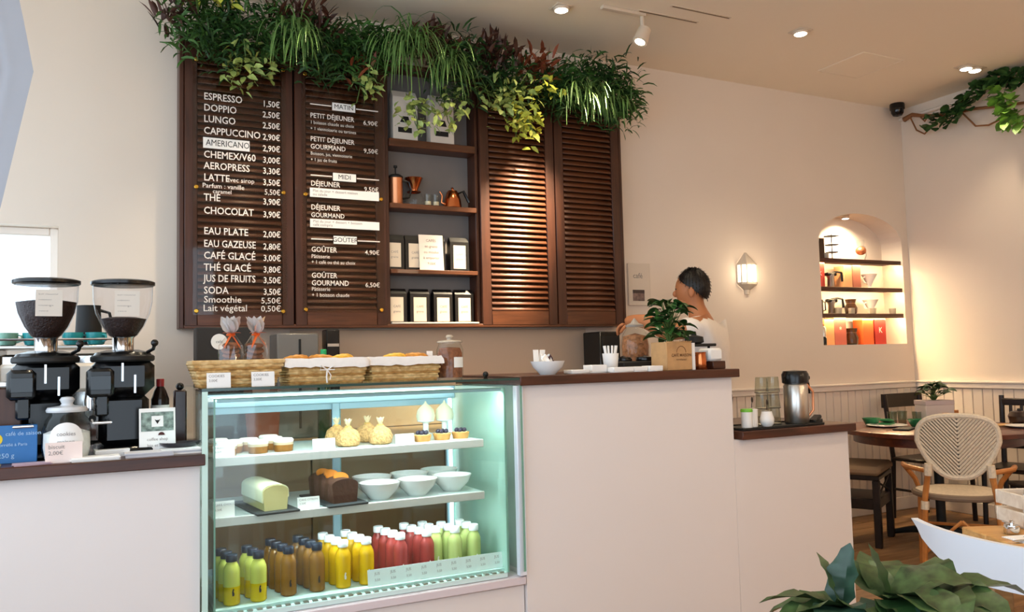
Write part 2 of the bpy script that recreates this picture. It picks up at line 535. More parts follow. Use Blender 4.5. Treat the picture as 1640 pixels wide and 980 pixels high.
def top(label, x0, x1, z, y0=2.85, y1=3.5):
    return tag(MB().box(x0, x1, y0, y1, z - 0.037, z, 0.003).build('worktop', M_walnut), label, 'worktop')
tag(MB().box(1.460, 1.4915, 2.876, 2.905, 0.44, 1.167, 0.002).build('reflection_strip', mat('painted_reflection_white', '#e6e9f2', 0.3)), 'bright white strip painted as a window reflection between pastry case and tall counter', 'strip')  # stands in for the window's reflection in the glass, painted bright white
top('dark wood worktop under the two coffee grinders', -1.22, 0.318, 0.99)
top('dark wood ledge on the tall counter holding the kraft bag plant', 1.468, 2.572, 1.205)
top('dark wood worktop on the lower counter end under the airpot', 2.575, 3.29, 0.924)

# white plinth under the cooler, with the pinkish sill
t = thing('case_plinth', 'white panelled plinth with a pale sill under the pastry case', 'plinth', (0.9, 2.9, 0))
MB().box(-0.59, 0.588, 0, 0.02, 0.0, 0.40, 0.002).build('front_panel', M_white, t)
MB().box(-0.593, 0.588, -0.02, 0.03, 0.405, 0.435, 0.003).build('sill', mat('pinkish_sill', '#dccfd3', 0.4), t)
MB().box(-0.59, 0.588, 0.03, 0.55, 0.0, 0.43).build('body', M_white, t, 0)

# low back counter along the back wall
t = thing('back_counter', 'service counter against the back wall under the menu cabinet', 'counter', (1.5, 4.3, 0))
MB().box(-1.95, 1.5, -0.3, 0.29, 0.86, 0.90, 0.003).build('worktop', mat('tan_worktop', '#a58668', 0.4), t)
for i in range(5):
    MB().box(-1.95 + 0.69 * i + 0.004, -1.95 + 0.69 * (i + 1) - 0.004, -0.28, -0.26, 0.1, 0.855, 0.003).build('door', mat('tan_door', '#8a6b50', 0.5), t)
MB().box(-1.95, 1.5, -0.26, 0.29, 0.0, 0.86).build('body', mat('tan_body', '#6b523d', 0.6), t, 0)
# splash panel, the shade below the cabinet painted into its taupe colour
tag(MB().box(0.95, 2.85, ROOM_B - 0.012, ROOM_B - 0.001, 0.905, 1.46, 0.002).build('splash_shade_panel', mat('taupe_shade_panel', '#cbb39b', 0.5)), 'taupe splash panel with painted shade on the wall below the shutters', 'panel')

# ------------------------------------------------------------------ wall cabinet with shutters
CX0, CX1, CZ0, CZ1, CY = 0.372, 3.085, 1.467, 3.0, 4.455
cab = thing('wall_cabinet', 'long dark walnut wall cabinet with louvred shutters and open shelves', 'cabinet', (1.73, ROOM_B, CZ0))
def cb(name, x0, x1, y0, y1, z0, z1, m=M_shutv, bev=0.003, parent=None):
    return MB().box(x0 - 1.73, x1 - 1.73, y0 - ROOM_B, y1 - ROOM_B, z0 - CZ0, z1 - CZ0, bev).build(name, m, parent or cab)
cb('side_panel', CX0, CX0 + 0.022, CY + 0.005, ROOM_B - 0.001, CZ0, CZ1)
cb('side_panel', CX1 - 0.022, CX1, CY + 0.005, ROOM_B - 0.001, CZ0, CZ1)
cb('divider', 1.468, 1.49, CY + 0.022, ROOM_B - 0.012, CZ0 + 0.02, CZ1 - 0.02)
cb('divider', 2.03, 2.052, CY + 0.022, ROOM_B - 0.012, CZ0 + 0.02, CZ1 - 0.02)
cb('top_panel', CX0 + 0.022, CX1 - 0.022, CY + 0.005, ROOM_B - 0.001, CZ1 - 0.02, CZ1, M_shut)
cb('bottom_panel', CX0 + 0.022, CX1 - 0.022, CY + 0.002, ROOM_B - 0.001, CZ0, CZ0 + 0.02, M_shut)
cb('back_panel', CX0 + 0.022, 1.468, ROOM_B - 0.012, ROOM_B - 0.001, CZ0 + 0.02, CZ1 - 0.02, M_mblack)
cb('back_panel', 2.052, CX1 - 0.022, ROOM_B - 0.012, ROOM_B - 0.001, CZ0 + 0.02, CZ1 - 0.02, M_mblack)
M_slate = mat('slate_grey_paint', '#77706c', 0.7, var=0.06, vscale=5)
cb('back_panel', 1.468, 2.052, ROOM_B - 0.0115, ROOM_B - 0.001, CZ0 + 0.02, CZ1 - 0.02, M_slate, 0)
for z, th in ((2.555, 0.045), (2.18, 0.03), (1.80, 0.025)):
    cb('shelf', 1.49, 2.03, CY + 0.004, ROOM_B - 0.012, z - th, z, M_shut)
cb('light_strip', 1.49, 2.03, CY + 0.0, CY + 0.02, CZ0 + 0.0205, CZ0 + 0.03, mat('pale_lip', '#d8cdbf', 0.5), 0.002)
def slat_mesh(w):
    q = MB(); q.m = Matrix.Rotation(math.radians(-38), 4, 'X')
    q.box(-w / 2, w / 2, -0.0045, 0.0045, -0.024, 0.024, 0.004)
    me = q.mesh('slat', 50); me.materials.append(M_shut); return me
doors = []
for i, (x0, x1) in enumerate(((0.396, 0.945), (0.953, 1.466), (2.054, 2.568), (2.574, 3.061))):
    d = bpy.data.objects.new('shutter_door', None); COL.objects.link(d); d.parent = cab
    d.empty_display_size = 0.05
    lab = ['shutter leaf carrying the drinks menu', 'shutter leaf carrying the meals menu', 'spotlit shutter leaf right of the shelves', 'darker shutter leaf at the cabinet end'][i]
    d['label'] = lab
    d.location = ((x0 + x1) / 2 - 1.73, CY - ROOM_B, 0)
    w = (x1 - x0) / 2; st = 0.062; zt = CZ1 - CZ0
    for s in (-1, 1):
        xa, xb = sorted((s * w, s * (w - st)))
        MB().box(xa, xb, 0, 0.026, 0.012, zt - 0.004, 0.003).build('stile', M_shutv, d)
    MB().box(-w + st, w - st, 0, 0.026, 0.012, 0.10, 0.003).build('rail', M_shut, d)
    MB().box(-w + st, w - st, 0, 0.026, zt - 0.08, zt - 0.004, 0.003).build('rail', M_shut, d)
    me = slat_mesh(2 * (w - st))
    z = 0.118
    while z < zt - 0.09:
        o = bpy.data.objects.new('slat', me); COL.objects.link(o); o.parent = d; o.location = (0, 0.014, z); z += 0.0345
    doors.append(d)

# menu panels on the two left shutters
def menu(label, x0, x1, z0, z1, studs):
    t = thing('menu_board', label, 'menu board', ((x0 + x1) / 2, CY - 0.012, z0))
    w = (x1 - x0) / 2
    MB().box(-w, w, -0.002, 0.002, 0, z1 - z0).build('acrylic_sheet', M_acryl, t, 0)
    for x, z in studs:
        q = MB(); q.m = Matrix.Translation((x - (x0 + x1) / 2, 0.011, z - z0)) @ Matrix.Rotation(PI / 2, 4, 'X')
        q.lathe([(0.006, 0), (0.006, 0.012), (0.011, 0.013), (0.011, 0.018), (0.008, 0.021)], 14)
        q.build('stud', M_gold, t)
    return t
mA = menu('clear drinks menu with large white capitals and prices', 0.435, 0.905, 1.535, 2.88,
          [(0.452, 2.856), (0.890, 2.86), (0.452, 1.554), (0.884, 1.554), (0.452, 2.19), (0.890, 2.19)])
def ml(t, s, x, z, size, m=M_letter, align='LEFT', bold=0.012, dy=-0.0035, sx=1.0, name='lettering'):
    return text(s, size, m, t, (x - t.location.x, dy, z - t.location.z), align=align, bold=bold, sx=sx, name=name)
for s, z, p in (('ESPRESSO', 2.666, '1,50€'), ('DOPPIO', 2.607, '2,50€'), ('LUNGO', 2.548, '2,50€'), ('CAPPUCCINO', 2.486, '2,90€'),
                (None, 2.424, '2,90€'), ('CHEMEX/V60', 2.362, '3,00€'), ('AEROPRESS', 2.303, '3,30€'), ('LATTE', 2.242, '3,50€'),
                ('THÉ', 2.138, '3,90€'), ('CHOCOLAT', 2.070, '3,90€'), ('EAU PLATE', 1.964, '2,00€'), ('EAU GAZEUSE', 1.899, '2,80€'),
                ('CAFÉ GLACÉ', 1.838, '3,00€'), ('THÉ GLACÉ', 1.777, '3,80€'), ('JUS DE FRUITS', 1.720, '3,50€'), ('SODA', 1.659, '3,50€')):
    big = z > 2.0
    if s: ml(mA, s, 0.487, z, 0.052, sx=0.78 if len(s) > 10 else 0.86)
    ml(mA, p, 0.874, z - 0.004, 0.046, align='RIGHT', sx=0.84)
MB().box(0.484 - 0.67, 0.715 - 0.67, -0.0045, -0.003, 2.396 - 1.535, 2.452 - 1.535).build('white_label', M_paper, mA, 0)
ml(mA, 'AMERICANO', 0.497, 2.424, 0.046, M_ink, dy=-0.0055, sx=0.82, bold=0.0)
ml(mA, 'avec sirop', 0.60, 2.238, 0.034, bold=0.0)
ml(mA, 'Parfum : vanille', 0.480, 2.200, 0.034, bold=0.004); ml(mA, 'caramel', 0.53, 2.172, 0.030, bold=0.004)
ml(mA, '5,50€', 0.874, 2.186, 0.042, align='RIGHT', sx=0.84, bold=0.0)
ml(mA, 'Smoothie', 0.487, 1.612, 0.048, bold=0.006); ml(mA, '5,50€', 0.874, 1.608, 0.044, align='RIGHT', bold=0.0)
ml(mA, 'Lait végétal', 0.483, 1.568, 0.048, bold=0.006); ml(mA, '0,50€', 0.874, 1.566, 0.044, align='RIGHT', bold=0.0)

mBd = menu('clear meals menu with small headings and two white strips', 0.99, 1.445, 1.55, 2.88,
           [(1.008, 2.855), (1.430, 2.80), (1.004, 1.565), (1.424, 1.565), (1.006, 2.19), (1.430, 2.19)])
def head(z, s):
    cx = 1.222; t = mBd
    lx, lz = t.location.x, t.location.z
    MB().box(1.035 - lx, cx - 0.07 - lx, -0.0038, -0.003, z - 0.003 - lz, z + 0.003 - lz).build('rule', M_letter, t, 0)
    MB().box(cx + 0.07 - lx, 1.42 - lx, -0.0038, -0.003, z - 0.003 - lz, z + 0.003 - lz).build('rule', M_letter, t, 0)
    MB().box(cx - 0.065 - lx, cx + 0.065 - lx, -0.0045, -0.003, z - 0.022 - lz, z + 0.022 - lz).build('white_label', M_paper, t, 0)
    ml(t, s, cx, z, 0.036, M_ink, 'CENTER', 0.0, -0.0055)
head(2.692, 'MATIN'); head(2.298, 'MIDI'); head(1.948, 'GOÛTER')
for s, z, sz in (('PETIT DÉJEUNER', 2.628, 0.038), ('1 boisson chaude au choix', 2.590, 0.026), ('+ 1 viennoiserie ou tartines', 2.556, 0.026),
                 ('PETIT DÉJEUNER', 2.498, 0.038), ('GOURMAND', 2.456, 0.038), ('Boisson, jus, viennoiserie', 2.418, 0.026), ('+ 1 jus de fruits', 2.384, 0.026),
                 ('DÉJEUNER', 2.252, 0.040), ('DÉJEUNER', 2.121, 0.040), ('GOURMAND', 2.079, 0.036),
                 ('GOÛTER', 1.890, 0.040), ('Pâtisserie', 1.853, 0.030), ('+ 1 café ou thé au choix', 1.822, 0.028),
                 ('GOÛTER', 1.749, 0.040), ('GOURMAND', 1.708, 0.040), ('Pâtisserie', 1.675, 0.030), ('+ 1 boisson chaude', 1.643, 0.030)):
    ml(mBd, s, 1.035, z, sz, bold=0.010 if s.isupper() else 0.0, sx=0.88)
for p, z in (('6,90€', 2.618), ('9,50€', 2.458), ('9,50€', 2.240), ('4,90€', 1.884), ('6,50€', 1.702)):
    ml(mBd, p, 1.418, z, 0.036, align='RIGHT', bold=0.004)
for z0, z1 in ((2.178, 2.228), (2.012, 2.058)):
    lx, lz = mBd.location.x, mBd.location.z
    MB().box(1.03 - lx, 1.418 - lx, -0.0045, -0.003, z0 - lz, z1 - lz).build('white_label', M_paper, mBd, 0)
for s, z in (('Plat du jour + dessert maison', 2.213), ('ou salade', 2.193), ('Plat du jour + dessert + boisson', 2.045), ('café compris', 2.026)):
    ml(mBd, s, 1.045, z, 0.021, M_grey_ink, bold=0.0, dy=-0.0055)

# ------------------------------------------------------------------ ceiling lights
M_lamp = emis('lit_lamp_face', '#fff0d8', 14.0)
M_fix = mat('lamp_housing_cream', '#d8c6b0', 0.4)
def spot(name, loc, target, power, size=95, blend=0.7, col=WARM, parent=None, rad=0.04):
    l = bpy.data.lights.new(name, 'SPOT'); l.energy = power; l.color = col; l.spot_size = math.radians(size); l.spot_blend = blend
    l.shadow_soft_size = rad
    o = bpy.data.objects.new(name, l); COL.objects.link(o)
    d = Vector(target) - Vector(loc)
    o.rotation_euler = d.to_track_quat('-Z', 'Y').to_euler()
    o.location = loc
    if parent is not None:
        o.location = Vector(loc) - parent.location; o.parent = parent
    return o
def downlight(label, x, y, power, heads=1, tgt=None, size=100, grp='recessed warm ceiling spots'):
    t = thing('ceiling_spot', label, 'ceiling light', (x, y, ROOM_H), group=grp)
    n = heads
    q = MB(); w = 0.055 * n
    q.box(-w, w, -0.055, 0.055, -0.006, 0.0, 0.003); q.build('bezel', M_fix, t)
    for k in range(n):
        cx = (k - (n - 1) / 2) * 0.10
        MB().lathe([(0.044, -0.02), (0.047, -0.006), (0.047, -0.003)], 20, (cx, 0, 0)).build('reflector', M_fix, t)
        MB().lathe([(0.001, -0.027), (0.030, -0.025), (0.038, -0.0205), (0.038, -0.018)], 20, (cx, 0, 0)).build('bulb', M_lamp, t)
    g = tgt or (x, y, 0)
    spot('spot_beam', (x, y, ROOM_H - 0.04), g, power, size, parent=t)
    return t
downlight('small ceiling spot nearest the greenery', 2.37, 3.975, 20, tgt=(2.3, 4.3, 1.6), size=80)
downlight('angled ceiling spot between the track spot and the twin spot', 3.93, 3.68, 22, tgt=(3.8, 3.5, 0.5), size=110)
downlight('twin ceiling spot near the right wall', 5.585, 3.68, 32, 2, tgt=(5.1, 3.5, 0))
for x, y, p, lab in ((1.9, 1.5, 36, 'before the tall counter'), (3.6, 1.6, 40, 'before the lower counter end'), (5.2, 1.6, 45, 'over the dining corner'), (3.6, -0.4, 30, 'over the near dining floor'), (5.2, -0.4, 30, 'by the front right corner'), (2.0, -0.4, 30, 'over the entrance'), (0.9, 3.75, 85, 'over the service aisle behind the pastry case'), (1.8, 3.7, 65, 'over the service aisle behind the tall counter')):
    downlight('added unseen ceiling spot ' + lab, x, y, p)  # unseen spots added to brighten counters, dining floor and service aisle
# globe pendants outside the picture, added as fill for walls and ceiling
def pendant(label, x, y, p):
    t = thing('fill_globe_pendant', label, 'added fill lamp', (x, y, ROOM_H), 0, 'added fill globes')
    MB().lathe([(0.05, 0.0), (0.05, -0.02), (0.01, -0.03)], 20).build('rose', M_fix, t)
    q = MB(); q.tube([(0, 0, -0.03), (0, 0, -0.70)], 0.004, 6); q.build('cord', M_mblack, t)
    MB().lathe([(0.02, -0.69), (0.035, -0.70), (0.035, -0.74)], 18).build('cap', M_gold, t)
    q = MB(); q.ell((0, 0, -0.86), 0.13, 24, 16); q.build('globe', emis('fill_globe_glow', '#ffe2bc', 40.0), t, 80)
pendant('added fill globe pendant over the front of the room, nearer the door', 3.5, -0.9, 0)
pendant('added fill globe pendant over the front of the room, nearer the right wall', 4.9, -0.2, 165)
# track with hanging adjustable spot
t = thing('track_spot', 'hanging adjustable spot on a ceiling track, lighting the shutters', 'ceiling light', (2.85, 3.86, ROOM_H))
MB().box(-0.28, 0.02, -0.018, 0.018, -0.02, 0.0, 0.003).build('track', M_fix, t)
MB().lathe([(0.012, -0.10), (0.012, -0.02)], 12).build('stem', M_fix, t)
q = MB(); q.m = Matrix.Translation((0, 0, -0.13)) @ Matrix.Rotation(math.radians(25), 4, 'Y')
q.lathe([(0.02, 0.05), (0.038, 0.04), (0.045, -0.03), (0.045, -0.05), (0.036, -0.05)], 20); q.build('lamp_head', M_fix, t)
q = MB(); q.m = Matrix.Translation((0, 0, -0.13)) @ Matrix.Rotation(math.radians(25), 4, 'Y')
q.lathe([(0.001, -0.056), (0.026, -0.053), (0.034, -0.047), (0.034, -0.044)], 20); q.build('bulb', M_lamp, t)
spot('spot_beam', (2.82, 3.85, ROOM_H - 0.21), (2.25, 4.45, 2.0), 1000, 34, 1.0, parent=t)
# slim slot vents in the ceiling
for lab, x, y in (('upper slim ceiling slot beside the track spot', 3.02, 3.83), ('lower slim ceiling slot beside the track spot', 3.16, 3.70)):
    t = thing('slot_vent', lab, 'vent', (x, y, ROOM_H), rz=0.0)
    MB().box(-0.22, 0.22, -0.012, 0.012, -0.004, 0, 0.001).build('frame', M_fix, t)
    MB().box(-0.21, 0.21, -0.004, 0.004, -0.005, -0.0035).build('slot', mat('vent_slot', '#6e5236', 0.8), t, 0)
# ------------------------------------------------------------------ coffee grinders
M_hopper = thin_glass('hopper_plastic', '#f8f8fa', 0.5, 1.35)
M_beans = mat('coffee_beans', '#2a1710', 0.45, var=0.5, vscale=180, bump=0.6, bscale=180)
def grinder(label, x, y, rz, fill, note):
    t = thing('coffee_grinder', label, 'coffee grinder', (x, y, 0.99), rz, 'coffee grinders on the counter')
    q = MB(); q.box(-0.088, 0.088, -0.13, 0.12, 0.0, 0.025, 0.010); q.box(-0.075, 0.08, -0.055, 0.12, 0.02, 0.20, 0.025)
    q.build('base', M_black, t)
    q = MB(); q.box(-0.095, 0.095, -0.085, 0.125, 0.185, 0.325, 0.035); q.lathe([(0.092, 0.31), (0.096, 0.32), (0.085, 0.336), (0.05, 0.345)], 28, sy=1.1)
    q.build('motor_body', M_black, t)
    q = MB(); q.box(-0.115, -0.035, -0.145, -0.06, 0.19, 0.285, 0.012); q.box(-0.09, -0.05, -0.135, -0.085, 0.13, 0.20, 0.006)
    q.build('dosing_chute', M_black, t)
    MB().box(0.028, 0.034, -0.0875, -0.0855, 0.20, 0.26).build('chrome_line', M_chrome, t, 0); MB().box(-0.01, -0.004, -0.0875, -0.0855, 0.24, 0.30).build('chrome_line', M_chrome, t, 0)
    q = MB(); q.tube([(-0.095, -0.06, 0.115), (-0.095, -0.15, 0.11), (-0.045, -0.15, 0.11), (-0.045, -0.06, 0.115)], 0.004)
    q.build('portafilter_fork', M_chrome, t)
    MB().box(-0.105, -0.045, -0.147, -0.1445, 0.215, 0.26, 0.001).build('display', mat('dark_display', '#23282c', 0.1), t)
    MB().lathe([(0.096, 0.305), (0.1005, 0.31), (0.1005, 0.322), (0.095, 0.327)], 28, sy=1.15).build('adjusting_ring', M_mblack, t)
    q = MB(); q.tube([(0.07, -0.07, 0.335), (0.085, -0.1, 0.345), (0.088, -0.11, 0.36)], 0.006); q.ell((0.088, -0.112, 0.365), 0.012)
    q.build('lever', M_black, t)
    MB().lathe([(0.034, 0.343), (0.034, 0.385), (0.038, 0.39)], 24).build('collar', M_chrome, t)
    hp = [(0.036, 0.388), (0.046, 0.395), (0.066, 0.425), (0.085, 0.47), (0.093, 0.51), (0.095, 0.568)]
    h = MB(); h.lathe(hp, 32, cap=False); h = h.build('hopper', M_hopper, t)
    zt = 0.39 + fill
    bp = [(max(0.001, r - 0.003), z) for r, z in hp if z < zt]
    r_top = 0.0
    for (r0, z0), (r1, z1) in zip(hp, hp[1:]):
        if z0 <= zt <= z1: r_top = r0 + (r1 - r0) * (zt - z0) / (z1 - z0) - 0.003
    bp += [(r_top, zt), (r_top * 0.6, zt + 0.006), (0.002, zt + 0.008)]
    MB().lathe(bp, 28).build('beans', M_beans, h)
    MB().lathe([(0.096, 0.564), (0.101, 0.567), (0.101, 0.577), (0.090, 0.581), (0.03, 0.584), (0.001, 0.585)], 32).build('lid', M_black, t)
    q = MB(); q.m = Matrix.Translation((note[0], 0, 0)) @ Matrix.Rotation(note[1], 4, 'Z')
    q.add([(-0.038, -0.0905, 0.455), (0.038, -0.0905, 0.455), (0.038, -0.0985, 0.54), (-0.038, -0.0985, 0.54)], [(0, 1, 2, 3)])
    q.add([(-0.038, -0.0895, 0.455), (0.038, -0.0895, 0.455), (0.038, -0.0975, 0.54), (-0.038, -0.0975, 0.54)], [(3, 2, 1, 0)])
    n = q.build('note', mat('cream_note', '#d9d0c4', 0.8), h, 0, False)
    for k, s in enumerate(('ESPRESSO', 'maison', 'mélange', '100%')):
        text(s, 0.013, M_grey_ink, n, (note[0] - 0.03, -0.0990 + 0.0017 * (k + 1), 0.528 - 0.018 * k))
    return t
grinder('black coffee grinder with a nearly full bean hopper, on the left', -0.147, 3.12, 0.12, 0.115, (0.0, 0.0))
grinder('black coffee grinder with a half-empty hopper, next to the flyer stand', 0.082, 3.12, 0.05, 0.06, (0.005, 0.0))

# ------------------------------------------------------------------ espresso machine with cups
t = thing('espresso_machine', 'cream and chrome espresso machine behind the coffee grinders', 'espresso machine', (-0.12, 4.05, 0.90))
M_cream = mat('cream_enamel', '#d8cfc2', 0.25, spec=0.5, coat=0.4)
q = MB(); q.m = Matrix.Rotation(PI / 2, 4, 'Z') @ Matrix.Rotation(PI / 2, 4, 'X')
prof = [(-0.24, 0.05), (0.24, 0.05), (0.24, 0.46), (-0.12, 0.46), (-0.20, 0.40), (-0.235, 0.27), (-0.235, 0.2)]
for s in (-1, 1):
    q2 = MB(); q2.m = Matrix(((0, 0, 1, 0), (1, 0, 0, 0), (0, 1, 0, 0), (0, 0, 0, 1)))
    q2.prism(prof, s * 0.245 - 0.012, s * 0.245 + 0.012)
    q2.build('side_panel', M_cream, t)
MB().box(-0.232, 0.232, -0.08, 0.23, 0.06, 0.44, 0.01).build('body', M_chrome, t)
MB().box(-0.232, 0.232, -0.19, -0.081, 0.28, 0.40, 0.015).build('group_housing', M_cream, t)
MB().box(-0.255, 0.255, -0.13, 0.24, 0.462, 0.475, 0.003).build('cup_tray', M_steel, t)
q = MB(); q.tube([(-0.245, -0.12, 0.475), (-0.245, -0.12, 0.50), (0.245, -0.12, 0.50), (0.245, -0.12, 0.475)], 0.005); q.build('cup_rail', M_chrome, t)
MB().box(-0.23, 0.23, -0.24, 0.1, 0.0, 0.05, 0.006).build('drip_tray', M_mblack, t)
for x in (-0.11, 0.11):
    g = MB().lathe([(0.034, 0.20), (0.036, 0.24), (0.030, 0.28)], 20, (x, -0.14, 0)).build('group_head', M_chrome, t)
    q = MB(); q.tube([(x, -0.14, 0.195), (x, -0.25, 0.185), (x, -0.33, 0.175)], [0.012, 0.012, 0.015]); q.build('portafilter', M_mblack, g)
M_teal = mat('teal_glaze', '#2f9a9c', 0.2)
M_green_c = mat('sage_glaze', '#7fae9a', 0.2)
cupP = [(0.018, 0), (0.032, 0.004), (0.040, 0.03), (0.042, 0.055), (0.039, 0.055), (0.036, 0.03), (0.028, 0.008), (0.001, 0.006)]
def teacup(label, x, y, z, m, grp):
    c = thing('coffee_cup', label, 'cup', (x, y, z), random.uniform(-1, 1), grp)
    MB().lathe(cupP, 20).build('bowl', m, c)
    q = MB(); q.tube([(0.040, 0, 0.045), (0.058, 0, 0.042), (0.060, 0, 0.022), (0.037, 0, 0.015)], 0.0045, 6); q.build('handle', m, c)
for i, (x, m, lab) in enumerate(((-0.33, M_green_c, 'sage green cup at the left end of the espresso machine'), (-0.235, M_teal, 'teal cup left of the hopper on the espresso machine'),
                                 (-0.09, M_teal, 'teal cup on the espresso machine between the two hoppers'), (0.0, M_teal, 'teal cup nearest the right hopper on the espresso machine'))):
    teacup(lab, x, 4.0, 1.3755, m, 'cups on the espresso machine')
t = thing('milk_jug', 'black milk jug with a handle on the espresso machine between the hoppers', 'jug', (-0.03, 4.13, 1.3755), 0.4)
MB().lathe([(0.05, 0), (0.055, 0.03), (0.052, 0.10), (0.048, 0.17), (0.050, 0.18), (0.045, 0.18), (0.044, 0.1), (0.001, 0.02)], 22).build('body', M_mblack, t)
q = MB(); q.tube([(0.05, 0, 0.16), (0.09, 0, 0.15), (0.11, 0, 0.08), (0.115, 0, 0.03)], 0.007); q.build('handle', M_mblack, t)

# ------------------------------------------------------------------ things on the left counter
Z = 0.99
t = thing('leaflet_box', 'blue printed leaflet box with a yellow dot at the counter edge', 'box', (-0.235, 2.965, Z), 0.06)
M_blue = mat('blue_print', '#2f6fae', 0.5, var=0.05, vscale=30)
MB().box(-0.075, 0.075, 0, 0.035, 0, 0.115, 0.002).build('box', M_blue, t)
q = MB(); q.m = Matrix.Translation((-0.035, -0.0006, 0.075)) @ Matrix.Rotation(PI / 2, 4, 'X'); q.lathe([(0.018, 0), (0.018, 0.0006)], 20); q.build('yellow_dot', mat('yellow_dot', '#e8c62a', 0.5), t)
for k, (s, sz) in enumerate((('café de saison', 0.017), ('torréfié à Paris', 0.013), ('250 g', 0.02))):
    text(s, sz, mat('pale_blue_ink', '#a8c8e6', 0.6), t, (-0.01 - 0.02 * (k > 0), -0.001, 0.09 - 0.033 * k))
t = thing('wooden_box', 'brown wooden box behind the blue leaflet box', 'box', (-0.268, 3.06, Z))
MB().box(-0.06, 0.06, -0.03, 0.03, 0, 0.23, 0.004).build('body', M_shutv, t)
MB().box(-0.062, 0.062, -0.032, 0.032, 0.232, 0.25, 0.003).build('lid', M_steel, t)
t = thing('glass_jar', 'round glass jar with a big white label in front of the grinders', 'jar', (-0.08, 2.975, Z))
MB().lathe([(0.055, 0), (0.066, 0.006), (0.071, 0.04), (0.070, 0.09), (0.062, 0.125), (0.050, 0.14), (0.050, 0.150)], 28, cap=False).build('body', M_glass, t)
MB().lathe([(0.001, 0.004), (0.060, 0.006), (0.066, 0.04), (0.065, 0.085), (0.03, 0.098), (0.001, 0.1)], 24).build('contents', mat('white_sugar', '#e9e6e2', 0.7, var=0.06, vscale=90, bump=0.4, bscale=120), t)
lidj = MB().lathe([(0.058, 0.150), (0.060, 0.156), (0.055, 0.165), (0.02, 0.170), (0.016, 0.176), (0.022, 0.188), (0.016, 0.196), (0.001, 0.198)], 28).build('lid', mat('frosted_lid', '#cfd0d2', 0.2), t)
q = MB()
for k in range(9):
    a0 = -PI / 2 + (k - 4) * 0.155
    pass
vs = []; fs = []
for k in range(13):
    a = -PI / 2 + (k - 6) * 0.12; hh = 0.056 * math.sqrt(max(0, 1 - ((k - 6) / 6) ** 2))
    for zz in (0.064 - hh, 0.064 + hh):
        vs.append((0.0725 * math.cos(a), 0.0725 * math.sin(a), zz))
for k in range(12): fs.append((2 * k, 2 * k + 2, 2 * k + 3, 2 * k + 1))
q.add(vs, fs); lb = q.build('label', M_paper, t, 40)
for k, s in enumerate(('cookies', 'maison', '1,50€')):
    text(s, 0.017, M_grey_ink, lb, (0, -0.0738, 0.085 - 0.024 * k), align='CENTER')
def card(label, x, y, z, w, h, m=M_paper, lean=0.15, rz=0.0, lines=('prix',), size=0.014, grp=None, ink=None, cat='card'):
    t = thing('price_card', label, cat, (x, y, z), rz, grp)
    q = MB(); q.m = Matrix.Rotation(-lean, 4, 'X'); q.box(-w / 2, w / 2, -0.001, 0.001, 0, h); c = q.build('card', m, t, 0)
    q = MB(); q.m = Matrix.Translation((0, h * 0.40, 0)) @ Matrix.Rotation(0.5, 4, 'X'); q.box(-w / 4, w / 4, -0.0008, 0.0008, 0.0, h * 0.5); q.m = Matrix(); q.build('stand', m, t, 0)
    for k, s in enumerate(lines):
        zz = h * (0.78 - 0.30 * k)
        yy = -0.0018 * math.cos(lean) + math.sin(lean) * zz
        text(s, size, ink or M_grey_ink, t, (-w * 0.42, yy, zz * math.cos(lean)), (PI / 2 - lean, 0, 0))
    return t
card('pinkish price card leaning on the glass jar', -0.085, 2.885, Z, 0.10, 0.062, M_paperp, 0.1, 0.05, ('biscuit', '2,00€'), 0.017)
def leaflets(label, x, y, w, d, h, rz, m=M_paper, n=4):
    t = thing('leaflet_stack', label, 'leaflets', (x, y, Z), rz, 'loose leaflets on the counter')
    r = random.Random(int(x * 1000) & 255)
    for k in range(n):
        q = MB(); q.m = Matrix.Translation((r.uniform(-0.004, 0.004), r.uniform(-0.004, 0.004), 0)) @ Matrix.Rotation(r.uniform(-0.05, 0.05), 4, 'Z')
        q.box(-w / 2, w / 2, -d / 2, d / 2, h * k / n, h * (k + 0.9) / n); q.build('leaflet', m, t, 0)
leaflets('white leaflet stack in front of the left grinder at the counter edge', 0.0, 2.90, 0.135, 0.07, 0.012, 0.04)
leaflets('white leaflet stack with a blue print before the right grinder', 0.05, 3.0, 0.10, 0.07, 0.024, 0.08)
leaflets('grey leaflet stack below the flyer stand', 0.155, 2.93, 0.14, 0.09, 0.014, -0.05, mat('grey_paper', '#cfccd0', 0.7))
leaflets('thin pinkish leaflet lying before the blue box', -0.17, 2.895, 0.10, 0.055, 0.006, 0.1, mat('mauve_paper', '#b69aa4', 0.7), 2)
leaflets('yellowish leaflet at the far left of the counter edge', -0.30, 2.89, 0.10, 0.05, 0.008, 0.0, mat('yellow_paper', '#d9cc9c', 0.7), 2)
t = thing('coin_dish', 'dark oval dish on a stack of magazines by the glass panel', 'dish', (0.255, 3.0, Z + 0.016), 0.0)
MB().lathe([(0.04, 0), (0.055, 0.003), (0.066, 0.014), (0.064, 0.016), (0.05, 0.006), (0.001, 0.004)], 26, sy=0.7).build('dish', mat('dark_dish', '#2b2a2e', 0.2), t)
t = thing('magazine_stack', 'stack of grey magazines under the dark dish', 'magazines', (0.25, 2.965, Z), 0.02)
for k in range(3):
    MB().box(-0.065 + 0.003 * k, 0.06, -0.06, 0.07, 0.0052 * k, 0.0052 * k + 0.005, 0.0).build('magazine', [M_paper, mat('grey_cover', '#b9b9c2', 0.4), M_paper][k], t, 0)
t = thing('flyer_stand', 'acrylic stand with white flyers showing a leaf pattern', 'stand', (0.185, 3.0, Z), 0.03)
q = MB(); q.m = Matrix.Rotation(-0.12, 4, 'X'); q.box(-0.056, 0.056, -0.002, 0.002, 0, 0.148, 0.001); fl = q.build('flyer', M_paper, t, 0)
